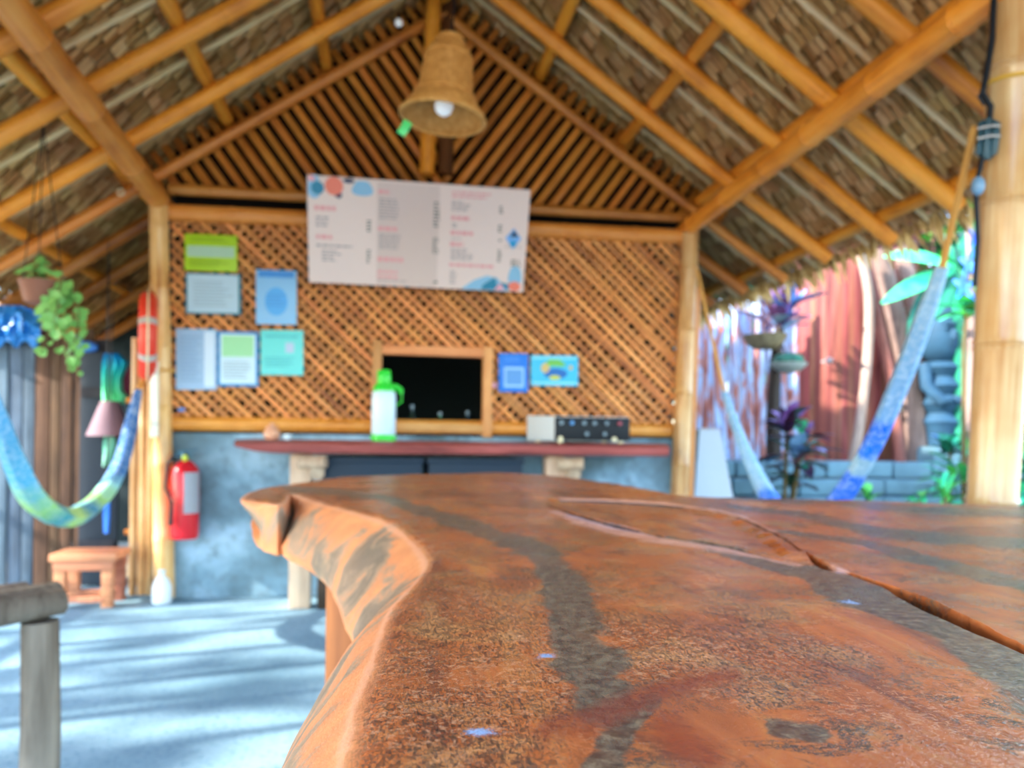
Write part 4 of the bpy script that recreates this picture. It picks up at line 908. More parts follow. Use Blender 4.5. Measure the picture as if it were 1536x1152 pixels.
# ------------------------------------------------------------------ planks and doorway on the left
M_PLG = wood_mat('grey_plank', '6A8094', '36424E', rough=.8); M_PLB = wood_mat('brown_plank', '6E5038', '38261C', rough=.7); M_PLN = wood_mat('dark_plank', '3C3A40', '1E1E26', rough=.7)
wl = structure('wall_left', (-2.6, 4.95, 0)); x = -3.9
while x < -1.68:
    w = U(.055, .085); u_ = pix((x, 4.95, .7))[0]
    mt = M_PLG if u_ < 46 else (M_PLB if u_ < 112 or R() < .25 else M_PLN)
    if 52 < u_ < 64: mt = wood_mat('tan_plank', 'A47C54', '6A4C30')
    h = 1.50 + U(-.03, .03); mb = MB(); mb.box((x + w / 2, 4.95 + U(-.008, .008), h / 2), (w - .006, .022, h), ch=.003); mb.build('plank', mt, wl); x += w
for zz in (.3, 1.2): bar((-3.9, 4.985, zz), (-1.62, 4.985, zz), .05, .04, wl, M_PLN, 'rail')
slab('wall_left_rear', (-2.6, 6.9, 1.0), (3.0, .06, 2.0), M_INT)
dp = thing('dark_opening_board', 'dark navy board filling the left doorway in place of its dark opening', 'door', (at_y(160, 700, 4.88).x, 4.88, 0))
xd0, xd1 = at_y(118, 700, 4.88).x, at_y(176, 700, 4.88).x
mb = MB(); mb.box(((xd0 + xd1) / 2, 4.90, .70), (xd1 - xd0, .03, 1.38), ch=.004); mb.build('board', flat('navy_board', '26323E', .6), dp)  # dark board stands in for the shade of the open doorway
for zz in (.25, 1.15): mb = MB(); mb.box(((xd0 + xd1) / 2, 4.875, zz), (xd1 - xd0 - .02, .02, .06), ch=.004); mb.build('ledge', M_PLN, dp)
p = at_y(166, 560, 4.80); cl = thing('hanging_cloth', 'turquoise and green cloth hanging beside the lifebuoy', 'cloth', p)
m = Mat('turquoise_cloth', .8, .2); sx_ = m.n('ShaderNodeSeparateXYZ'); m.t.links.new(m.co, sx_.inputs[0])
m.color(m.ramp(m.math('MULTIPLY_ADD', sx_.outputs[2], 2.4, .5), [(.2, hexc('6CE0A0')), (.5, hexc('34C8C0')), (.75, hexc('1498D0'))])); M_TQ = m.m
def cloth(outline, y, th=.01, wave=.02, name='fabric', mat=None, parent=None, nx=10, nz=14):
    """gathered cloth filling a left/right outline given per height in the picture"""
    mb = MB(); g = []
    for i in range(nz + 1):
        t = i / nz * (len(outline) - 1); k = min(int(t), len(outline) - 2); f = t - k
        v, a, b = [outline[k][j] * (1 - f) + outline[k + 1][j] * f for j in range(3)]
        g.append([at_y(a + (b - a) * j / nx, v, y) + Vector((0, wave * math.sin(j * 1.9 + i * .15), 0)) for j in range(nx + 1)])
    vs = [p for r_ in g for p in r_]; k = len(vs); vs += [p + Vector((0, th, 0)) for p in vs]; w = nx + 1; fs = []
    for i in range(nz):
        for j in range(nx):
            a = i * w + j; fs += [(a, a + 1, a + w + 1, a + w), (k + a, k + a + w, k + a + w + 1, k + a + 1)]
    for i in range(nz): fs += [(i * w, (i + 1) * w, k + (i + 1) * w, k + i * w), (i * w + nx, k + i * w + nx, k + (i + 1) * w + nx, (i + 1) * w + nx)]
    for j in range(nx): fs += [(j, k + j, k + j + 1, j + 1), (nz * w + j, nz * w + j + 1, k + nz * w + j + 1, k + nz * w + j)]
    mb.add(vs, fs); return mb.build(name, mat, parent)
cloth([(530, 156, 178), (545, 152, 193), (565, 151, 182), (585, 151, 182), (595, 151, 190), (605, 152, 186), (611, 154, 165)], 4.80, mat=M_TQ, parent=cl)
a = at_y(160, 530, 4.8); mb = MB(); mb.tube([a, (a.x + .02, 4.75, 2.02)], .003, 5); mb.build('string', M_BLK, cl)
p = at_y(165, 628, 4.78); hs = thing('cone_shade', 'dusky mauve cone lampshade hanging below the turquoise cloth', 'lampshade', p)
mb = MB(); z1 = at_y(165, 602, 4.78).z; z0 = at_y(165, 654, 4.78).z; mb.lathe((p.x, 4.78, 0), [(.125, z0), (.05, z1), (.045, z1), (.12, z0 + .002), (.125, z0)], 24, cap=False); mb.build('shade', flat('mauve_cloth', '7E6470', .7), hs)
mb = MB(); mb.tube([(p.x, 4.78, z1 - .02), (p.x + .01, 4.78, z1 + .6)], .003, 5); mb.build('cord', M_BLK, hs)
p = at_y(162, 700, 4.75); c2 = thing('hanging_towel', 'pale mint rag hanging behind the hammock below the mauve shade', 'cloth', p)
cloth([(650, 157, 170), (665, 154, 174), (685, 153, 170), (700, 152, 163)], 4.76, mat=flat('mint_cloth', '9CE0C8', .8), parent=c2, nx=5, nz=7)
c3 = thing('blue_strap', 'narrow bright blue strap hanging below the hammock by the doorway', 'strap', at_y(160, 740, 4.74))
cloth([(715, 155, 164), (768, 154, 165), (800, 155, 163)], 4.74, mat=flat('strap_blue', '1C6CD0', .6), parent=c3, nx=3, nz=5, wave=.004)
mb = MB(); a = at_y(160, 716, 4.74); mb.tube([a, (a.x, 4.74, 1.95)], .003, 5); mb.build('string', M_BLK, c3)
p = at_y(188, 572, 4.83); c4 = thing('maroon_cloth', 'dark maroon cloth between the turquoise cloth and the bamboo screen', 'cloth', p)
cloth([(548, 182, 198), (575, 184, 200), (595, 186, 198)], 4.84, mat=flat('maroon', '7A2C44', .8), parent=c4, nx=4, nz=5)
# blue tarpaulin bundled along the plank wall
tp = thing('blue_tarpaulin', 'crumpled bright blue tarpaulin draped over the plank wall at the far left', 'tarpaulin', at_y(20, 515, 4.9))
mb = MB(); tnx, tnz = 44, 14; vs = []
for i in range(tnx + 1):
    for j in range(tnz + 1):
        u = -90 + 150 * i / tnx; v = 458 + 58 * j / tnz + (6 * math.sin(i * .8) if j == tnz else 0) + max(0, (u - 30)) * .35 * (1 - j / tnz)
        vs.append(at_y(u, v, 4.90 - .05 * math.sin(PI * j / tnz) - .05 * noise.noise(Vector((i * .35, j * .5, 2)))))
w = tnz + 1; k = len(vs); vs += [p + Vector((0, .012, .002)) for p in vs]
mb.add(vs, [(i * w + j, (i + 1) * w + j, (i + 1) * w + j + 1, i * w + j + 1) for i in range(tnx) for j in range(tnz)] + [(k + i * w + j, k + i * w + j + 1, k + (i + 1) * w + j + 1, k + (i + 1) * w + j) for i in range(tnx) for j in range(tnz)])
mb.build('sheet', flat('tarp_blue', '2F8CE0', .35), tp)
for (u, v, rx, ry) in ((112, 509, 9, 6), (131, 520, 14, 7)):
    p = at_y(u, v, 4.88); mb = MB(); mb.ball(p, .042, 6, (rx / 9, .6, ry / 9), wob=.15); tag(mb.build('tarp_bundle', flat('tarp_blue', '3C80D8', .35)), 'small knotted blue bundle under the eave, ' + ('nearest the trailing plant' if u == 112 else 'the one nearer the doorway'), 'bundle', 'blue bundles under the left eave')
# hanging plant
M_LEAFV = flat('vine_green', '8CD070', .35, var=.25, sc=8); M_STEM = flat('stem_brown', '6A5A34', .8)
p = at_y(62, 440, 3.6); hp = thing('hanging_plant', 'trailing green plant in a brown pot hanging under the left eave', 'plant', p)
mb = MB(); mb.lathe((p.x, 3.6, p.z - .05), [(.05, 0), (.065, .01), (.085, .09), (.09, .10), (.08, .10), (.075, .085), (.0, .085)], 20); mb.build('pot', flat('brown_pot', '8A5A48', .6), hp)
mb = MB(); top = rp(p.x, 3.6, .05)
for a in (0, 2.1, 4.2): mb.tube([(p.x + .085 * math.cos(a), 3.6 + .085 * math.sin(a), p.z + .05), top], .0025, 5)
mb.build('hanger', M_BLK, hp)
mb = MB(); ms = MB()
def round_leaf(mb, c_, r, nrm):
    nrm = Vector(nrm).normalized(); a = nrm.orthogonal().normalized(); b = nrm.cross(a); vs = [Vector(c_) - nrm * r * .15] + [Vector(c_) + (a * math.cos(2 * PI * k / 8) + b * math.sin(2 * PI * k / 8)) * r * U(.85, 1.1) for k in range(8)]
    mb.add(vs, [(0, k + 1, (k + 1) % 8 + 1) for k in range(8)])
for k in range(60):
    a = U(0, 2 * PI); r_ = U(0, .10); round_leaf(mb, (p.x + r_ * math.cos(a), 3.6 + r_ * math.sin(a), p.z + .06 + U(0, .10) * (1 - r_ / .13)), U(.010, .018), (math.cos(a), math.sin(a) - .5, .8))
for q9 in range(6):
    a = U(-1.2, .6); x_, y_ = p.x + .09 * math.cos(a) + .03, 3.6 + .09 * math.sin(a); L_ = U(.20, .40); pts_ = [(x_ + .035 * math.sin(t * 3 + q9), y_ - .02 * t, p.z + .06 - t * L_) for t in np.linspace(0, 1, 9)]
    ms.tube(pts_, .0025, 5)
    for q in pts_[1:]:
        for _ in range(2): round_leaf(mb, (q[0] + U(-.03, .03), q[1] + U(-.03, .03), q[2] + U(-.015, .015)), U(.012, .026), (U(-.6, .6), -1, U(-.2, .8)))
mb.build('foliage', M_LEAFV, hp)['kind'] = 'stuff'; ms.build('stem', M_STEM, hp)

# ------------------------------------------------------------------ hammocks
def hammock_mat(name, stops, sc):
    m = Mat(name, .85, .15); tx = m.t.nodes.new('ShaderNodeAttribute'); tx.attribute_name = 'along'
    st = m.noise(60, 3); n_ = m.math('ADD', tx.outputs['Fac'], m.math('MULTIPLY', m.math('SUBTRACT', m.noise(10, 3), .5), sc))
    m.color(m.mix(m.math('MULTIPLY', m.step(st, .45, .6), .25), m.ramp(n_, stops), hexc('E8F4F4'))); m.bump(st, .6, .006); return m.m
def sweep(path, rad, name, mat, parent, seg=16, flat_=.7, fold=.14, sub=5):
    P, ids = catmull([(*p_,) for p_ in path], False, .03); rr = np.interp(ids, range(len(rad)), rad); mb = MB(); n_ = len(P); vs = []
    for i in range(n_):
        t = (P[min(i + 1, n_ - 1)] - P[max(i - 1, 0)]).normalized(); x_ = Vector((1, 0, 0)); x_ = (x_ - t * x_.dot(t)).normalized(); y_ = t.cross(x_)
        for k in range(seg):
            a = 2 * PI * k / seg; r_ = rr[i] * (1 + fold * math.sin(a * 5 + i * .05) + .06 * noise.noise(Vector((k, i * .15, 1)))); vs.append(P[i] + x_ * (math.cos(a) * r_) + y_ * (math.sin(a) * r_ * flat_))
    mb.add(vs, [(i * seg + k, i * seg + (k + 1) % seg, (i + 1) * seg + (k + 1) % seg, (i + 1) * seg + k) for i in range(n_ - 1) for k in range(seg)] + [tuple(range(seg)), tuple(range((n_ - 1) * seg, n_ * seg))])
    o = mb.build(name, mat, parent, angle=80); al = o.data.attributes.new('along', 'FLOAT', 'POINT'); al.data.foreach_set('value', [i / (n_ - 1) for i in range(n_) for k in range(seg)]); return o
M_ROPE = flat('hammock_rope', 'D8A050', .7)
HL = hammock_mat('left_hammock_weave', [(.0, hexc('24508A')), (.24, hexc('3C74B0')), (.29, hexc('9CE0D8')), (.35, hexc('A4D468')), (.41, hexc('2C88A8')), (.49, hexc('C0E068')), (.56, hexc('3498A4')), (.64, hexc('A4D870')), (.72, hexc('5CB4D4')), (.9, hexc('5AA0CC'))], .10)
hl = thing('hammock', 'blue and lime woven hammock slung on the left from the corner post', 'hammock', at_y(90, 780, 3.4), 'hammocks')
path = [at_y(208, 585, 4.36), at_y(196, 640, 4.28), at_y(183, 690, 4.12), at_y(158, 738, 3.88), at_y(125, 768, 3.65), at_y(90, 776, 3.4), at_y(52, 748, 3.1), at_y(22, 690, 2.85), at_y(2, 635, 2.65), at_y(-40, 520, 2.4)]
sweep(path, [.018, .034, .036, .044, .052, .055, .048, .036, .028, .015], 'cloth', HL, hl)
mb = MB(); mb.tube([at_y(208, 587, 4.36), at_y(214, 570, 4.42), at_y(238, 556, 4.37)], .012, 8); mb.torus((at_y(243, 556, 4.44).x, 4.44, at_y(243, 556, 4.44).z), .062, .009, 'z', 24, 6); mb.build('rope', M_ROPE, hl)
p = at_y(-40, 520, 2.4); mb = MB(); mb.tube([p, (-1.20, 2.0, 2.2)], .010, 8); mb.build('rope', M_ROPE, hl)
HR = hammock_mat('right_hammock_weave', [(.0, hexc('8CB4D0')), (.10, hexc('78A4C8')), (.22, hexc('6C9CCC')), (.235, hexc('0864DC')), (.29, hexc('1070E0')), (.30, hexc('88ACC0')), (.33, hexc('88ACC0')), (.34, hexc('0864DC')), (.42, hexc('2C70E0')), (.60, hexc('3C80D8')), (.68, hexc('0864DC')), (.74, hexc('1070E0')), (.76, hexc('8CB4CC')), (1, hexc('7CA8C8'))], .01)
hr = thing('hammock', 'blue hammock slung on the right between the near pale post and the far corner post', 'hammock', (1.93, 3.4, .45), 'hammocks')
path = [at_y(1413, 400, 2.36), at_y(1385, 480, 2.46), at_y(1350, 575, 2.62), at_y(1316, 655, 2.78), at_y(1285, 712, 2.92), at_y(1258, 752, 3.05), at_y(1205, 815, 3.4), at_y(1152, 745, 3.82), at_y(1124, 690, 4.0), at_y(1102, 635, 4.14), at_y(1086, 585, 4.25)]
sweep(path, [.022, .034, .038, .04, .044, .05, .06, .05, .038, .028, .016], 'cloth', HR, hr)
mb = MB(); mb.tube([at_y(1413, 402, 2.36), at_y(1434, 312, 2.26), at_y(1462, 190, 2.12)], .012, 8); q = at_y(1505, 190, 2.10); mb.build('rope', M_ROPE, hr)
mb = MB(); mb.tube([at_y(1086, 587, 4.25), at_y(1066, 500, 4.35), at_y(1046, 405, 4.40), (1.80, 4.42, at_y(1040, 395, 4.42).z)], .010, 8); mb.build('rope', M_ROPE, hr)
# cable bundle on the near post
cb = thing('cable_bundle', 'dark teal cable bundle tied with pale string hanging from a cord on the near post', 'cable', at_d(1480, 240, 2.26))
M_CAB = flat('teal_cable', '1C4450', .35)
mb = MB(); mb.tube([at_d(1492, -30, 2.27), at_d(1488, 60, 2.27), at_d(1480, 110, 2.27), at_d(1474, 140, 2.27), at_d(1486, 160, 2.27), at_d(1484, 182, 2.27)], .009, 8); mb.tube([at_d(1478, 125, 2.265), at_d(1468, 145, 2.265), at_d(1476, 158, 2.265)], .004, 6)
mb.tube([at_d(1474, 235, 2.27), at_d(1466, 270, 2.27), at_d(1464, 300, 2.27), at_d(1467, 360, 2.27), at_d(1462, 430, 2.27)], .007, 8); mb.build('cord', M_BLK, cb)
mb = MB()
for k in range(7):
    u = 1471 + k * 4.2; mb.tube([at_d(u, 178 + abs(k - 3) * 2, 2.27 + .012 * math.sin(k * 2)), at_d(u - 1, 208, 2.265 + .012 * math.sin(k * 2)), at_d(u - 3 - abs(k - 3) * .5, 240 - abs(k - 3) * 3, 2.27)], .0075, 8)
mb.build('coil', M_CAB, cb)
for v in (193, 208): mb = MB(); a, b = at_d(1466, v, 2.25), at_d(1500, v - 4, 2.25); mb.tube([a, (a + b) / 2 - FWD * .012, b], .003, 6); mb.build('tie', M_SIL, cb)
mb = MB(); mb.ball(at_d(1467, 279, 2.26), .019, 7, (1, 1, 1.5)); mb.build('plug', flat('plug_blue', '6C94B4', .3), cb)
MPOSTB = flat('yellow_twine', 'D8A838', .6)
mb = MB(); p = nz + dirn * ((at_d(1500, 135, 2.36) - nz).length); rpost = .0762; mb.torus((0, 0, 0), rpost, .006, 'z', 32, 8, M=frame_z((0, 0, 0), dirn).to_3x3()); mb.v = [q + p for q in mb.v]; tag(mb.build('twine_band', MPOSTB), 'yellow twine band round the upper part of the near pale post', 'twine')

# ------------------------------------------------------------------ outside on the right: terrace, fence, red hut
M_STONE = flat('blue_grey_stone', '7CA4B0', .8, var=.25, sc=6)
tw = structure('wall_terrace', (4.2, 5.9, 0)); TT = .74
for row in range(5):
    x = 2.0 + U(0, .2); zc = .075 + row * .148; yb = 5.75 + row * .10
    while x < 8.5:
        w = U(.28, .6); mb = MB(); mb.box((x + w / 2, yb + .25, zc), (w - .02, .5, .135), ch=.018)
        mb.v = [q + Vector((0, .02, .012)) * noise.noise(q * 4) for q in mb.v]; mb.build('stone', M_STONE, tw); x += w
g = MB(); g.box((6.0, 9.6, .34), (9.0, 6.6, .78)); tag(g.build('terrace', M_GROUND, smooth=False), kind='structure')
m = Mat('weathered_fence_pole', .7, .3); n_ = m.noise(1.0, 4, .6, .6, stretch=(9, 9, 2.6), off=m.n('ShaderNodeCombineXYZ', X=m.math('MULTIPLY', m.rnd(), 31)).outputs[0])
m.color(m.ramp(n_, [(.34, hexc('96564C')), (.44, hexc('C48070')), (.50, hexc('A4B4D8')), (.62, hexc('C4DCF8'))])); M_FP = m.m
fp = thing('pole_fence', 'fence of flaking red and pale blue upright poles behind the right corner post', 'fence', (3.3, 6.9, TT))
for i in range(17):
    u = 1036 + i * 9.8; a = at_y(u, 690, 6.9); top = at_y(u + U(-4, 4), 470 - min(i, 6) * 3 + U(-8, 8), 6.9 + U(-.05, .05)); mb = MB(); r_ = .037 * U(.9, 1.15)
    b0 = Vector((a.x, 6.9, TT - .02)); mb.tube([b0, b0.lerp(top, .5) + Vector((U(-.02, .02), 0, 0)), top], [r_, r_, r_ * .9], 10); mb.build('pole', M_FP, fp)
for zz in (1.05, 1.75): mb = MB(); mb.tube([(2.7, 6.96, zz), (3.8, 6.98, zz)], .03, 8); mb.build('rail', M_FP, fp)
m = Mat('red_boards', .55, .4); n_ = m.noise(1.0, 4, .6, .4, stretch=(25, 25, 1.5)); m.color(m.vary(m.ramp(n_, [(.35, hexc('6A342C')), (.6, hexc('985446')), (.8, hexc('A87870'))]), .8, 1.15)); M_RB = m.m
hut = thing('red_hut', 'tall curved red board wall with a round knob behind the terrace', 'hut', (4.3, 7.4, TT))
N = 26
for i in range(N):
    t = (i + .5) / N; u = 1190 + 210 * t; yy = 6.75 + .5 * (2 * t - 1) ** 2; p0 = at_y(u, 690, yy); w = (at_y(1190 + 210 / N, 690, 6.9) - at_y(1190, 690, 6.9)).length
    mb = MB(); hgt = 2.6; mb.box((p0.x, yy, TT + hgt / 2 - .02), (w * .94 + .006, .03, hgt), Matrix.Rotation(math.atan2(2 * (2 * t - 1) * .5 * 2, 1.55), 3, 'Z'), ch=.004); mb.build('board', M_RB, hut)
for zz in (1.2, 3.0): mb = MB(); mb.tube([(at_y(1190 + 210 * t, 690, 6.84 + .5 * (2 * t - 1) ** 2).x, 6.84 + .5 * (2 * t - 1) ** 2, zz) for t in np.linspace(0, 1, 9)], .02, 8); mb.build('rail', M_RB, hut)
p = at_y(1244, 541, 6.70); mb = MB(); mb.torus(p, .026, .008, 'y', 20, 8); mb.ball(p + Vector((0, -.03, 0)), .020, 8); mb.tube([p + Vector((0, -.02, 0)), p + Vector((0, .12, 0))], .012, 8); mb.build('knob', M_SIL, hut, label='round grey knob')
M_BARK = wood_mat('pale_bark', 'C4A898', '8A6C60', rough=.8); M_TRK = wood_mat('brown_bark', 'A08478', '5E4A44', rough=.85); M_RPOLE = wood_mat('red_brown_pole', 'B0645A', '6E3834')
def pole_path(pts, y, rad, name, mat, label, cat, ys=None, foot=True):
    P_ = [at_y(u, v, ys[i] if ys else y) for i, (u, v) in enumerate(pts)]
    if foot: P_[-1].z = min(P_[-1].z, TT) if P_[-1].z > TT - .2 else P_[-1].z
    mb = MB(); Q, ids = catmull(P_, False, .12); rr = np.interp(ids, range(len(rad)), rad); Q.append(P_[-1]); rr = list(rr) + [rad[-1]]; mb.tube(Q, rr, 12); return tag(mb.build(name, mat), label, cat)
pole_path([(1288, 372), (1303, 440), (1302, 520), (1292, 620), (1278, 700)], 6.3, [.035, .04, .042, .04, .045], 'bowed_branch', M_BARK, 'pale bowed branch standing upright in front of the red hut', 'branch')
pole_path([(1296, 380), (1312, 460), (1334, 560), (1352, 700)], 6.35, [.04, .045, .045, .05], 'leaning_pole', M_RPOLE, 'red-brown pole leaning right of the bowed branch', 'pole')
pole_path([(1318, 375), (1345, 480), (1368, 590), (1378, 700)], 6.5, [.08, .085, .09, .11], 'tree_trunk', M_TRK, 'grey-brown trunk leaning against the red hut, left one of the pair', 'trunk')
pole_path([(1350, 372), (1378, 480), (1392, 590), (1398, 700)], 6.6, [.07, .075, .08, .10], 'tree_trunk', M_TRK, 'grey-brown trunk right of the leaning pair, next to the stone figure', 'trunk')
pole_path([(1452, 330), (1457, 480), (1453, 620), (1446, 770)], 5.4, [.02, .024, .026, .03], 'thin_trunk', M_BARK, 'thin pale sapling stem just left of the near pale post', 'trunk', foot=False)
bpy.context.view_layer.update()
# stone figure
M_FIG = flat('teal_carved_stone', '2E5A78', .75, var=.3, sc=9)
def fx(u, v): return at_y(u, v, 6.38)
s_ = fx(1413, 500); fg = thing('stone_figure', 'teal-grey carved stone figure with a big head between the hut and the near post', 'statue', (s_.x, 6.38, TT))
a = fx(1413, 735); mb = MB(); mb.box((s_.x + .02, 6.40, .80), (.46, .40, .15), ch=.03); mb.build('plinth', M_STONE, fg)
zb_ = fx(1413, 640).z; zs_ = fx(1413, 545).z; zh = fx(1413, 470).z
mb = MB(); k = []
for i in range(15):
    t = i / 14; k.append((.145 + .03 * math.sin(t * 22) + .02 * t, zb_ + (zs_ - zb_) * t))
mb.lathe((s_.x + .01, 6.40, 0), [(.12, .86)] + k + [(.08, zs_ + .03)], 18); mb.build('torso', M_FIG, fg)
for sx in (-1, 1): mb = MB(); mb.tube([(s_.x + sx * .17, 6.38, zs_ - .02), (s_.x + sx * .20, 6.32, zs_ - .22), (s_.x + sx * .10, 6.24, zs_ - .36), (s_.x + sx * .02, 6.23, zs_ - .34)], [.06, .055, .05, .045], 10); mb.build('arm', M_FIG, fg)
mb = MB(); hc = Vector((s_.x - .01, 6.38, (zs_ + zh) / 2 + .02)); rh = (zh - zs_) * .56
mb.ball(hc, rh, 10, (.85, .85, 1.05)); mb.ball(hc + Vector((-.05, -rh * .85, -.02)), .04, 6, (.7, 1, 1.6))
for sx in (-1, 1): mb.ball(hc + Vector((sx * .07 - .02, -rh * .76, .045)), .032, 6, (1.2, .6, .8)); mb.ball(hc + Vector((sx * rh * .86, 0, -.01)), .04, 6, (.5, .8, 1.5))
mb.ball(hc + Vector((-.02, -rh * .72, -.095)), .045, 6, (1.3, .5, .45)); mb.box(hc + Vector((-.02, -rh * .80, .085)), (.22, .05, .03), ch=.01); mb.build('head', M_FIG, fg)
mb = MB(); mb.ball(hc + Vector((.04, .05, .04)), rh * 1.06, 10, (.95, .85, 1.05)); mb.build('hair', flat('dark_teal_stone', '2E5468', .8, var=.3, sc=9), fg)
# white folding sign
p = at_y(1070, 742, 4.75); sg_ = thing('folding_sign', 'plain white folding board standing just right of the right corner post', 'sign', (p.x, 4.75, 0))
zt_ = at_y(1066, 645, 4.72).z; xa, xb, xc, xd = at_y(1049, 645, 4.72).x, at_y(1080, 645, 4.72).x, at_y(1042, 742, 4.62).x - .06, at_y(1098, 742, 4.62).x + .10
M_WSG = flat('white_board', 'B0BCC4', .5, var=.02)
for sy in (-1, 1):
    mb = MB(); vs = [(xa, 4.75 + sy * .015, zt_), (xb, 4.75 + sy * .015, zt_), (xd, 4.75 + sy * .17, 0), (xc, 4.75 + sy * .17, 0)]; vs += [Vector(q) + Vector((0, sy * .018, 0)) for q in vs]
    mb.add(vs, [(0, 1, 2, 3), (4, 7, 6, 5), (0, 4, 5, 1), (1, 5, 6, 2), (2, 6, 7, 3), (3, 7, 4, 0)]); mb.build('panel', M_WSG, sg_, smooth=False)
mb = MB(); mb.tube([(xa + .01, 4.75, zt_), (xb - .01, 4.75, zt_)], .012, 8); mb.build('hinge', M_SIL, sg_)

# plants on the right
def leafmat(name, a, b, rough=.35): m = Mat(name, rough, .4); m.color(m.vary(m.ramp(m.noise(7, 3), [(.35, hexc(a)), (.65, hexc(b))]), .8, 1.25, .01)); return m.m
M_PUR = leafmat('purple_leaf', '6A3A78', 'A888C8'); M_BLU = leafmat('blue_grey_leaf', '4C7CB4', '90B8E0'); M_DRK = leafmat('dark_maroon_leaf', '2A1C34', '5C3450'); M_DGN = leafmat('deep_green_leaf', '104838', '2C8060')
M_GR = leafmat('fresh_green_leaf', '2CA04C', '7CD860'); M_MINT = leafmat('mint_leaf', '30C890', '5CE8A0'); M_BLF = leafmat('vivid_blue_petal', '2068E0', '5C9CF4'); M_BG = leafmat('bluish_green_leaf', '0E4A38', '2E9070')  # M_BG is the dark blue-green leaf colour
def leaves(parent, base, n, L, w, mats, elev=(.2, 1.2), droop=.3, az=(0, 2 * PI)):
    for k in range(n):
        a = U(*az); e = U(*elev); mb = MB(); mb.leaf(base + Vector((U(-.02, .02), U(-.02, .02), U(-.06, .06))), (math.cos(a) * math.cos(e), math.sin(a) * math.cos(e), math.sin(e)), (0, 0, 1), L * U(.7, 1.15), w * U(.8, 1.2), droop, 5, .3)
        mb.build('leaf', mats[k % len(mats)], parent)
b = at_y(1168, 745, 5.55); b.z = -.05; cy1 = thing('cordyline', 'dark maroon and green cordyline in front of the pole fence, the lower of the two', 'plant', b)
tips = [at_y(1195, 690, 5.5), at_y(1180, 640, 5.5), at_y(1205, 655, 5.45)]
for t_ in tips: mb = MB(); mb.tube([b + Vector((U(-.02, .02), 0, 0)), b.lerp(t_, .5) + Vector((.02, 0, 0)), t_], [.022, .018, .012], 8); mb.build('stem', M_STEM, cy1)
leaves(cy1, tips[0], 22, .36, .11, [M_DRK, M_DGN, M_DRK, M_BLU], (-.2, 1.2), .35); leaves(cy1, tips[1], 15, .34, .10, [M_DRK, M_PUR, M_DRK], (.2, 1.4)); leaves(cy1, tips[2], 12, .28, .10, [M_DRK, M_MINT, M_DRK, M_PUR], (.1, 1.2)); leaves(cy1, b.lerp(tips[0], .8), 12, .34, .10, [M_DRK, M_DGN], (-.3, .8), .35)
b = at_y(1160, 700, 6.45); b.z = TT - .02; cy2 = thing('cordyline', 'purple-leaved cordyline sprouting high from a dark trunk beside the red hut', 'plant', b)
tp_ = at_y(1170, 490, 6.4); mb = MB(); mb.tube([b, at_y(1160, 620, 6.44), at_y(1163, 540, 6.42), tp_], [.07, .06, .05, .04], 10); mb.build('trunk', M_DARKWOOD, cy2)
leaves(cy2, tp_, 18, .40, .12, [M_PUR, M_BLU, M_PUR, M_BLU, M_DRK], (.1, 1.3), .15); leaves(cy2, at_y(1180, 465, 6.35), 14, .36, .11, [M_PUR, M_BLU], (.2, 1.3), .15)
p = at_y(1152, 515, 6.36); mb = MB(); mb.lathe((p.x - .02, 6.36, p.z), [(.10, -.05), (.15, -.01), (.19, .06), (.20, .07), (.17, .06), (.0, .05)], 16, wob=lambda a, z: 1 + .06 * math.sin(3 * a)); mb.build('husk_pot', wood_mat('coir', 'B0A07C', '7A6A50'), cy2, label='tan husk pot on the trunk')
p = at_y(1183, 548, 6.15); hb = thing('hanging_bowl', 'dark bowl with a pale underside hung at the left edge of the red hut', 'bowl', p)
mb = MB(); mb.lathe((p.x, 6.15, p.z), [(.02, -.07), (.09, -.05), (.15, .0), (.155, .02), (.13, .02), (.0, -.0)], 20); mb.build('body', flat('pale_bowl', '9CA49C', .6), hb)
mb = MB(); mb.ball((p.x, 6.15, p.z + .045), .13, 8, (1, 1, .5), wob=.1); mb.build('contents', M_DGN, hb)
mb = MB(); mb.tube([(p.x - .02, 6.15, p.z + .08), at_y(1168, 500, 6.40)], .006, 6); mb.build('cord', M_BLK, hb)
# banana-like leaves and blue blooms near the post
b = at_y(1440, 640, 6.3); b.z = TT - .02; bn = thing('banana_plant', 'broad-leaved plant with bright green arching leaves over the stone figure', 'plant', b)
tpb = at_y(1434, 400, 6.1); mb = MB(); mb.tube([b, at_y(1442, 560, 6.25), tpb], [.07, .06, .04], 10); mb.build('stem', M_BG, bn)
def bigleaf(u0, v0, u1, v1, w, mat, y=5.8, sag=.18):
    a = at_y(u0, v0, y + .1); c_ = at_y(u1, v1, y); L_ = (c_ - a).length; mb = MB(); d = (c_ - a) + Vector((0, 0, sag * L_)); mb.leaf(a, d, (0, -.8, .6), d.length, w, sag * L_ / d.length, 8, .2); mb.build('leaf', mat, bn)
bigleaf(1432, 400, 1325, 385, .16, M_MINT); bigleaf(1430, 405, 1322, 455, .16, M_MINT, sag=.1); bigleaf(1432, 410, 1362, 505, .24, M_DGN); bigleaf(1436, 400, 1400, 340, .18, M_MINT, sag=.05); bigleaf(1436, 400, 1500, 470, .2, M_GR); bigleaf(1434, 398, 1480, 330, .2, M_BG, sag=.05); bigleaf(1434, 420, 1395, 470, .2, M_BG)
b = at_y(1450, 470, 5.2); fb = thing('blue_bloom', 'vivid blue star-shaped blooms on green leaves left of the near post', 'plant', (b.x, 5.2, 0))
b0 = Vector((b.x, 5.2, -.06)); mb = MB(); mb.tube([b0, (b.x - .02, 5.2, b.z - .3), (b.x + .02, 5.2, at_y(1450, 380, 5.2).z)], [.02, .014, .01], 8); mb.build('stem', M_STEM, fb)
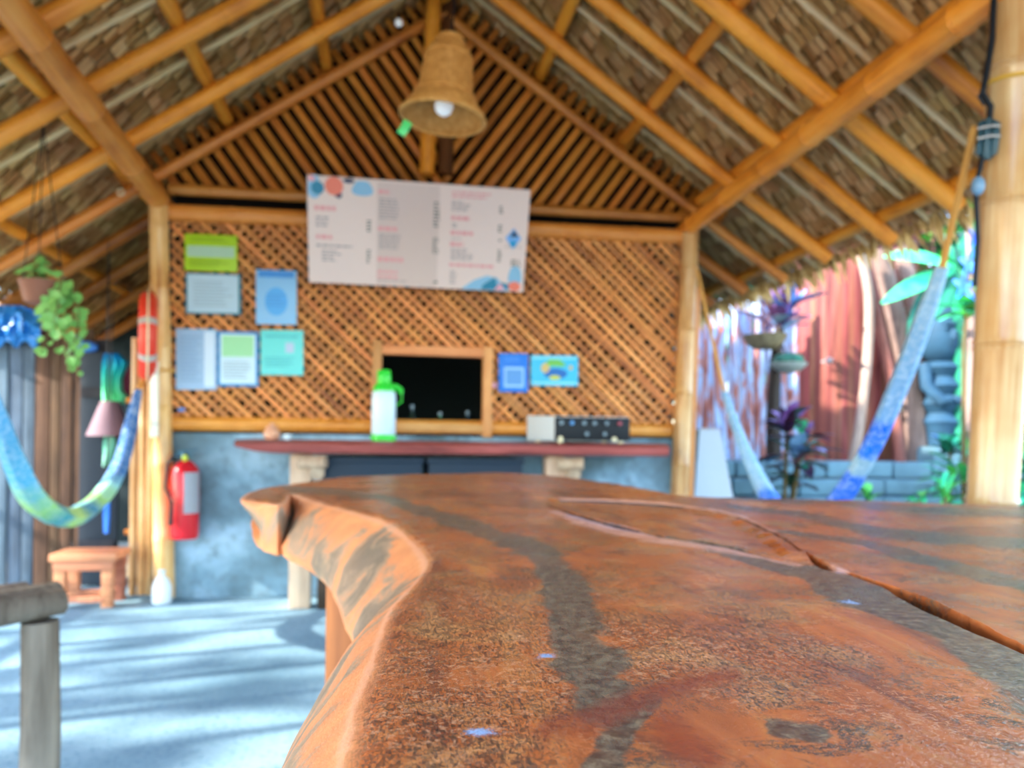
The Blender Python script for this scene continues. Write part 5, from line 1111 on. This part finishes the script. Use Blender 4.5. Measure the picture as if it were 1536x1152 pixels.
for u, v in ((1452, 398), (1443, 430), (1462, 355)):
    c_ = at_y(u, v, 5.15)
    for k in range(5): a = k * 1.257 + .3; mb = MB(); mb.leaf(c_, (math.cos(a), -.35, math.sin(a)), (0, -1, 0), .13, .045, .0, 4, .15); mb.build('petal', M_BLF, fb)
leaves(fb, at_y(1452, 470, 5.2), 12, .26, .09, [M_GR, M_MINT, M_BG], (-.2, .9), .2); leaves(fb, at_y(1450, 420, 5.25), 8, .22, .07, [M_GR, M_BG], (-.2, .9), .2)
def shrub(name, u, v, y, n, L, w, mats, label, zb=-.05, elev=(.3, 1.4), h=None):
    b = at_y(u, v, y); t_ = thing(name, label, 'plant', (b.x, y, zb)); mb = MB(); mb.tube([(b.x, y, zb), (b.x, y, b.z)], [.02, .012], 6); mb.build('stem', M_STEM, t_); leaves(t_, b, n, L, w, mats, elev, .35); return t_
shrub('spiky_plant', 1418, 745, 4.7, 16, .24, .045, [M_GR, M_MINT, M_GR], 'bright green spiky plant behind the right end of the slab table')
shrub('spiky_plant', 1380, 752, 4.9, 9, .18, .05, [M_GR, M_MINT], 'small low green plant left of the bright spiky one', elev=(.1, 1.2))
shrub('spiky_plant', 1302, 752, 4.9, 8, .16, .06, [M_GR, M_DGN], 'low green tuft beside the blue hammock wraps', elev=(.1, 1.3))
shrub('leafy_shrub', 1425, 675, 5.6, 20, .26, .10, [M_BG, M_MINT, M_BLU, M_BG], 'blue-green leafy shrub at the foot of the stone figure', elev=(-.1, 1.2))
# dense bushes and trees beyond
def bush(name, c_, sc, n, L, mats, label, cat='tree', trunk=True):
    c_ = Vector(c_); t_ = thing(name, label, cat, (c_.x, c_.y, TT if c_.y > 6.3 else -.08)); mb = MB()
    for k in range(n):
        v = Vector((random.gauss(0, 1), random.gauss(0, 1), random.gauss(0, 1))).normalized() * (R() ** .33)
        p_ = c_ + Vector((v.x * sc[0], v.y * sc[1], v.z * sc[2])); d = (v + Vector((U(-.6, .6), U(-.6, .6), U(-.4, .6)))).normalized(); mb.cur = k % len(mats); mb.leaf(p_, d, (0, 0, 1), L * U(.6, 1.2), L * .35, .3, 3, .25)
    mb.build('foliage', mats, t_)['kind'] = 'stuff'
    if trunk:
        mb = MB(); mb.tube([(c_.x, c_.y, TT - .1 if c_.y > 6.3 else -.1), (c_.x + .1, c_.y, c_.z * .5), (c_.x, c_.y, c_.z + sc[2] * .4)], [.14, .11, .05], 10); mb.build('trunk', M_TRK, t_)
bush('garden_tree', (6.4, 7.2, 2.2), (1.3, 1.0, 1.5), 1500, .34, [M_BG, M_GR, M_DGN], 'green tree behind the near pale post at the right edge')
bush('garden_tree', (5.0, 8.6, 3.2), (2.0, 1.0, 1.6), 1400, .4, [M_BG, M_DGN, M_BLU], 'dark green tree rising behind the red hut')
bush('garden_tree', (9.0, 9.0, 3.0), (2.4, 1.6, 2.6), 1500, .45, [M_GR, M_BG], 'leafy tree at the far right beyond the terrace')
bush('garden_bush', (4.7, 5.2, .45), (.55, .35, .5), 500, .22, [M_GR, M_MINT, M_DGN], 'low green bush right of the near pale post', 'bush', False)
bush('garden_tree', (2.2, 10.5, 3.0), (2.8, 1.2, 2.6), 1300, .5, [M_BG, M_DGN], 'dark tree behind the pole fence')
bush('garden_tree', (-6.9, 1.3, 3.7), (1.1, 2.1, 1.3), 230, .45, [M_BG, M_GR], 'open-crowned tree added out of view on the left to dapple the floor')  # unseen tree added so its crown breaks the floor sun into patches
bush('garden_tree', (-5.2, 7.2, 2.6), (2.0, 1.4, 2.2), 1300, .45, [M_BG, M_DGN], 'dark tree beyond the plank wall on the left')
# unseen pole fence added left of the frame to cast striped shadows
vf = thing('shadow_fence', 'upright bamboo fence added out of view on the left to cast stripe shadows', 'fence', (-3.05, 2.2, 0))
y = .1
while y < 4.75:
    if R() < .95: bamboo((-3.05 + U(-.02, .02), y, -.05), (-3.05 + U(-.03, .03), y + U(-.03, .03), 2.1 + U(-.1, .1)), .03, vf, BAM_D, 'pole', seg=8)
    y += .34
for zz in (.95, ): bamboo((-3.08, -.1, zz), (-3.08, 4.8, zz), .03, vf, BAM_D, 'rail', seg=8)
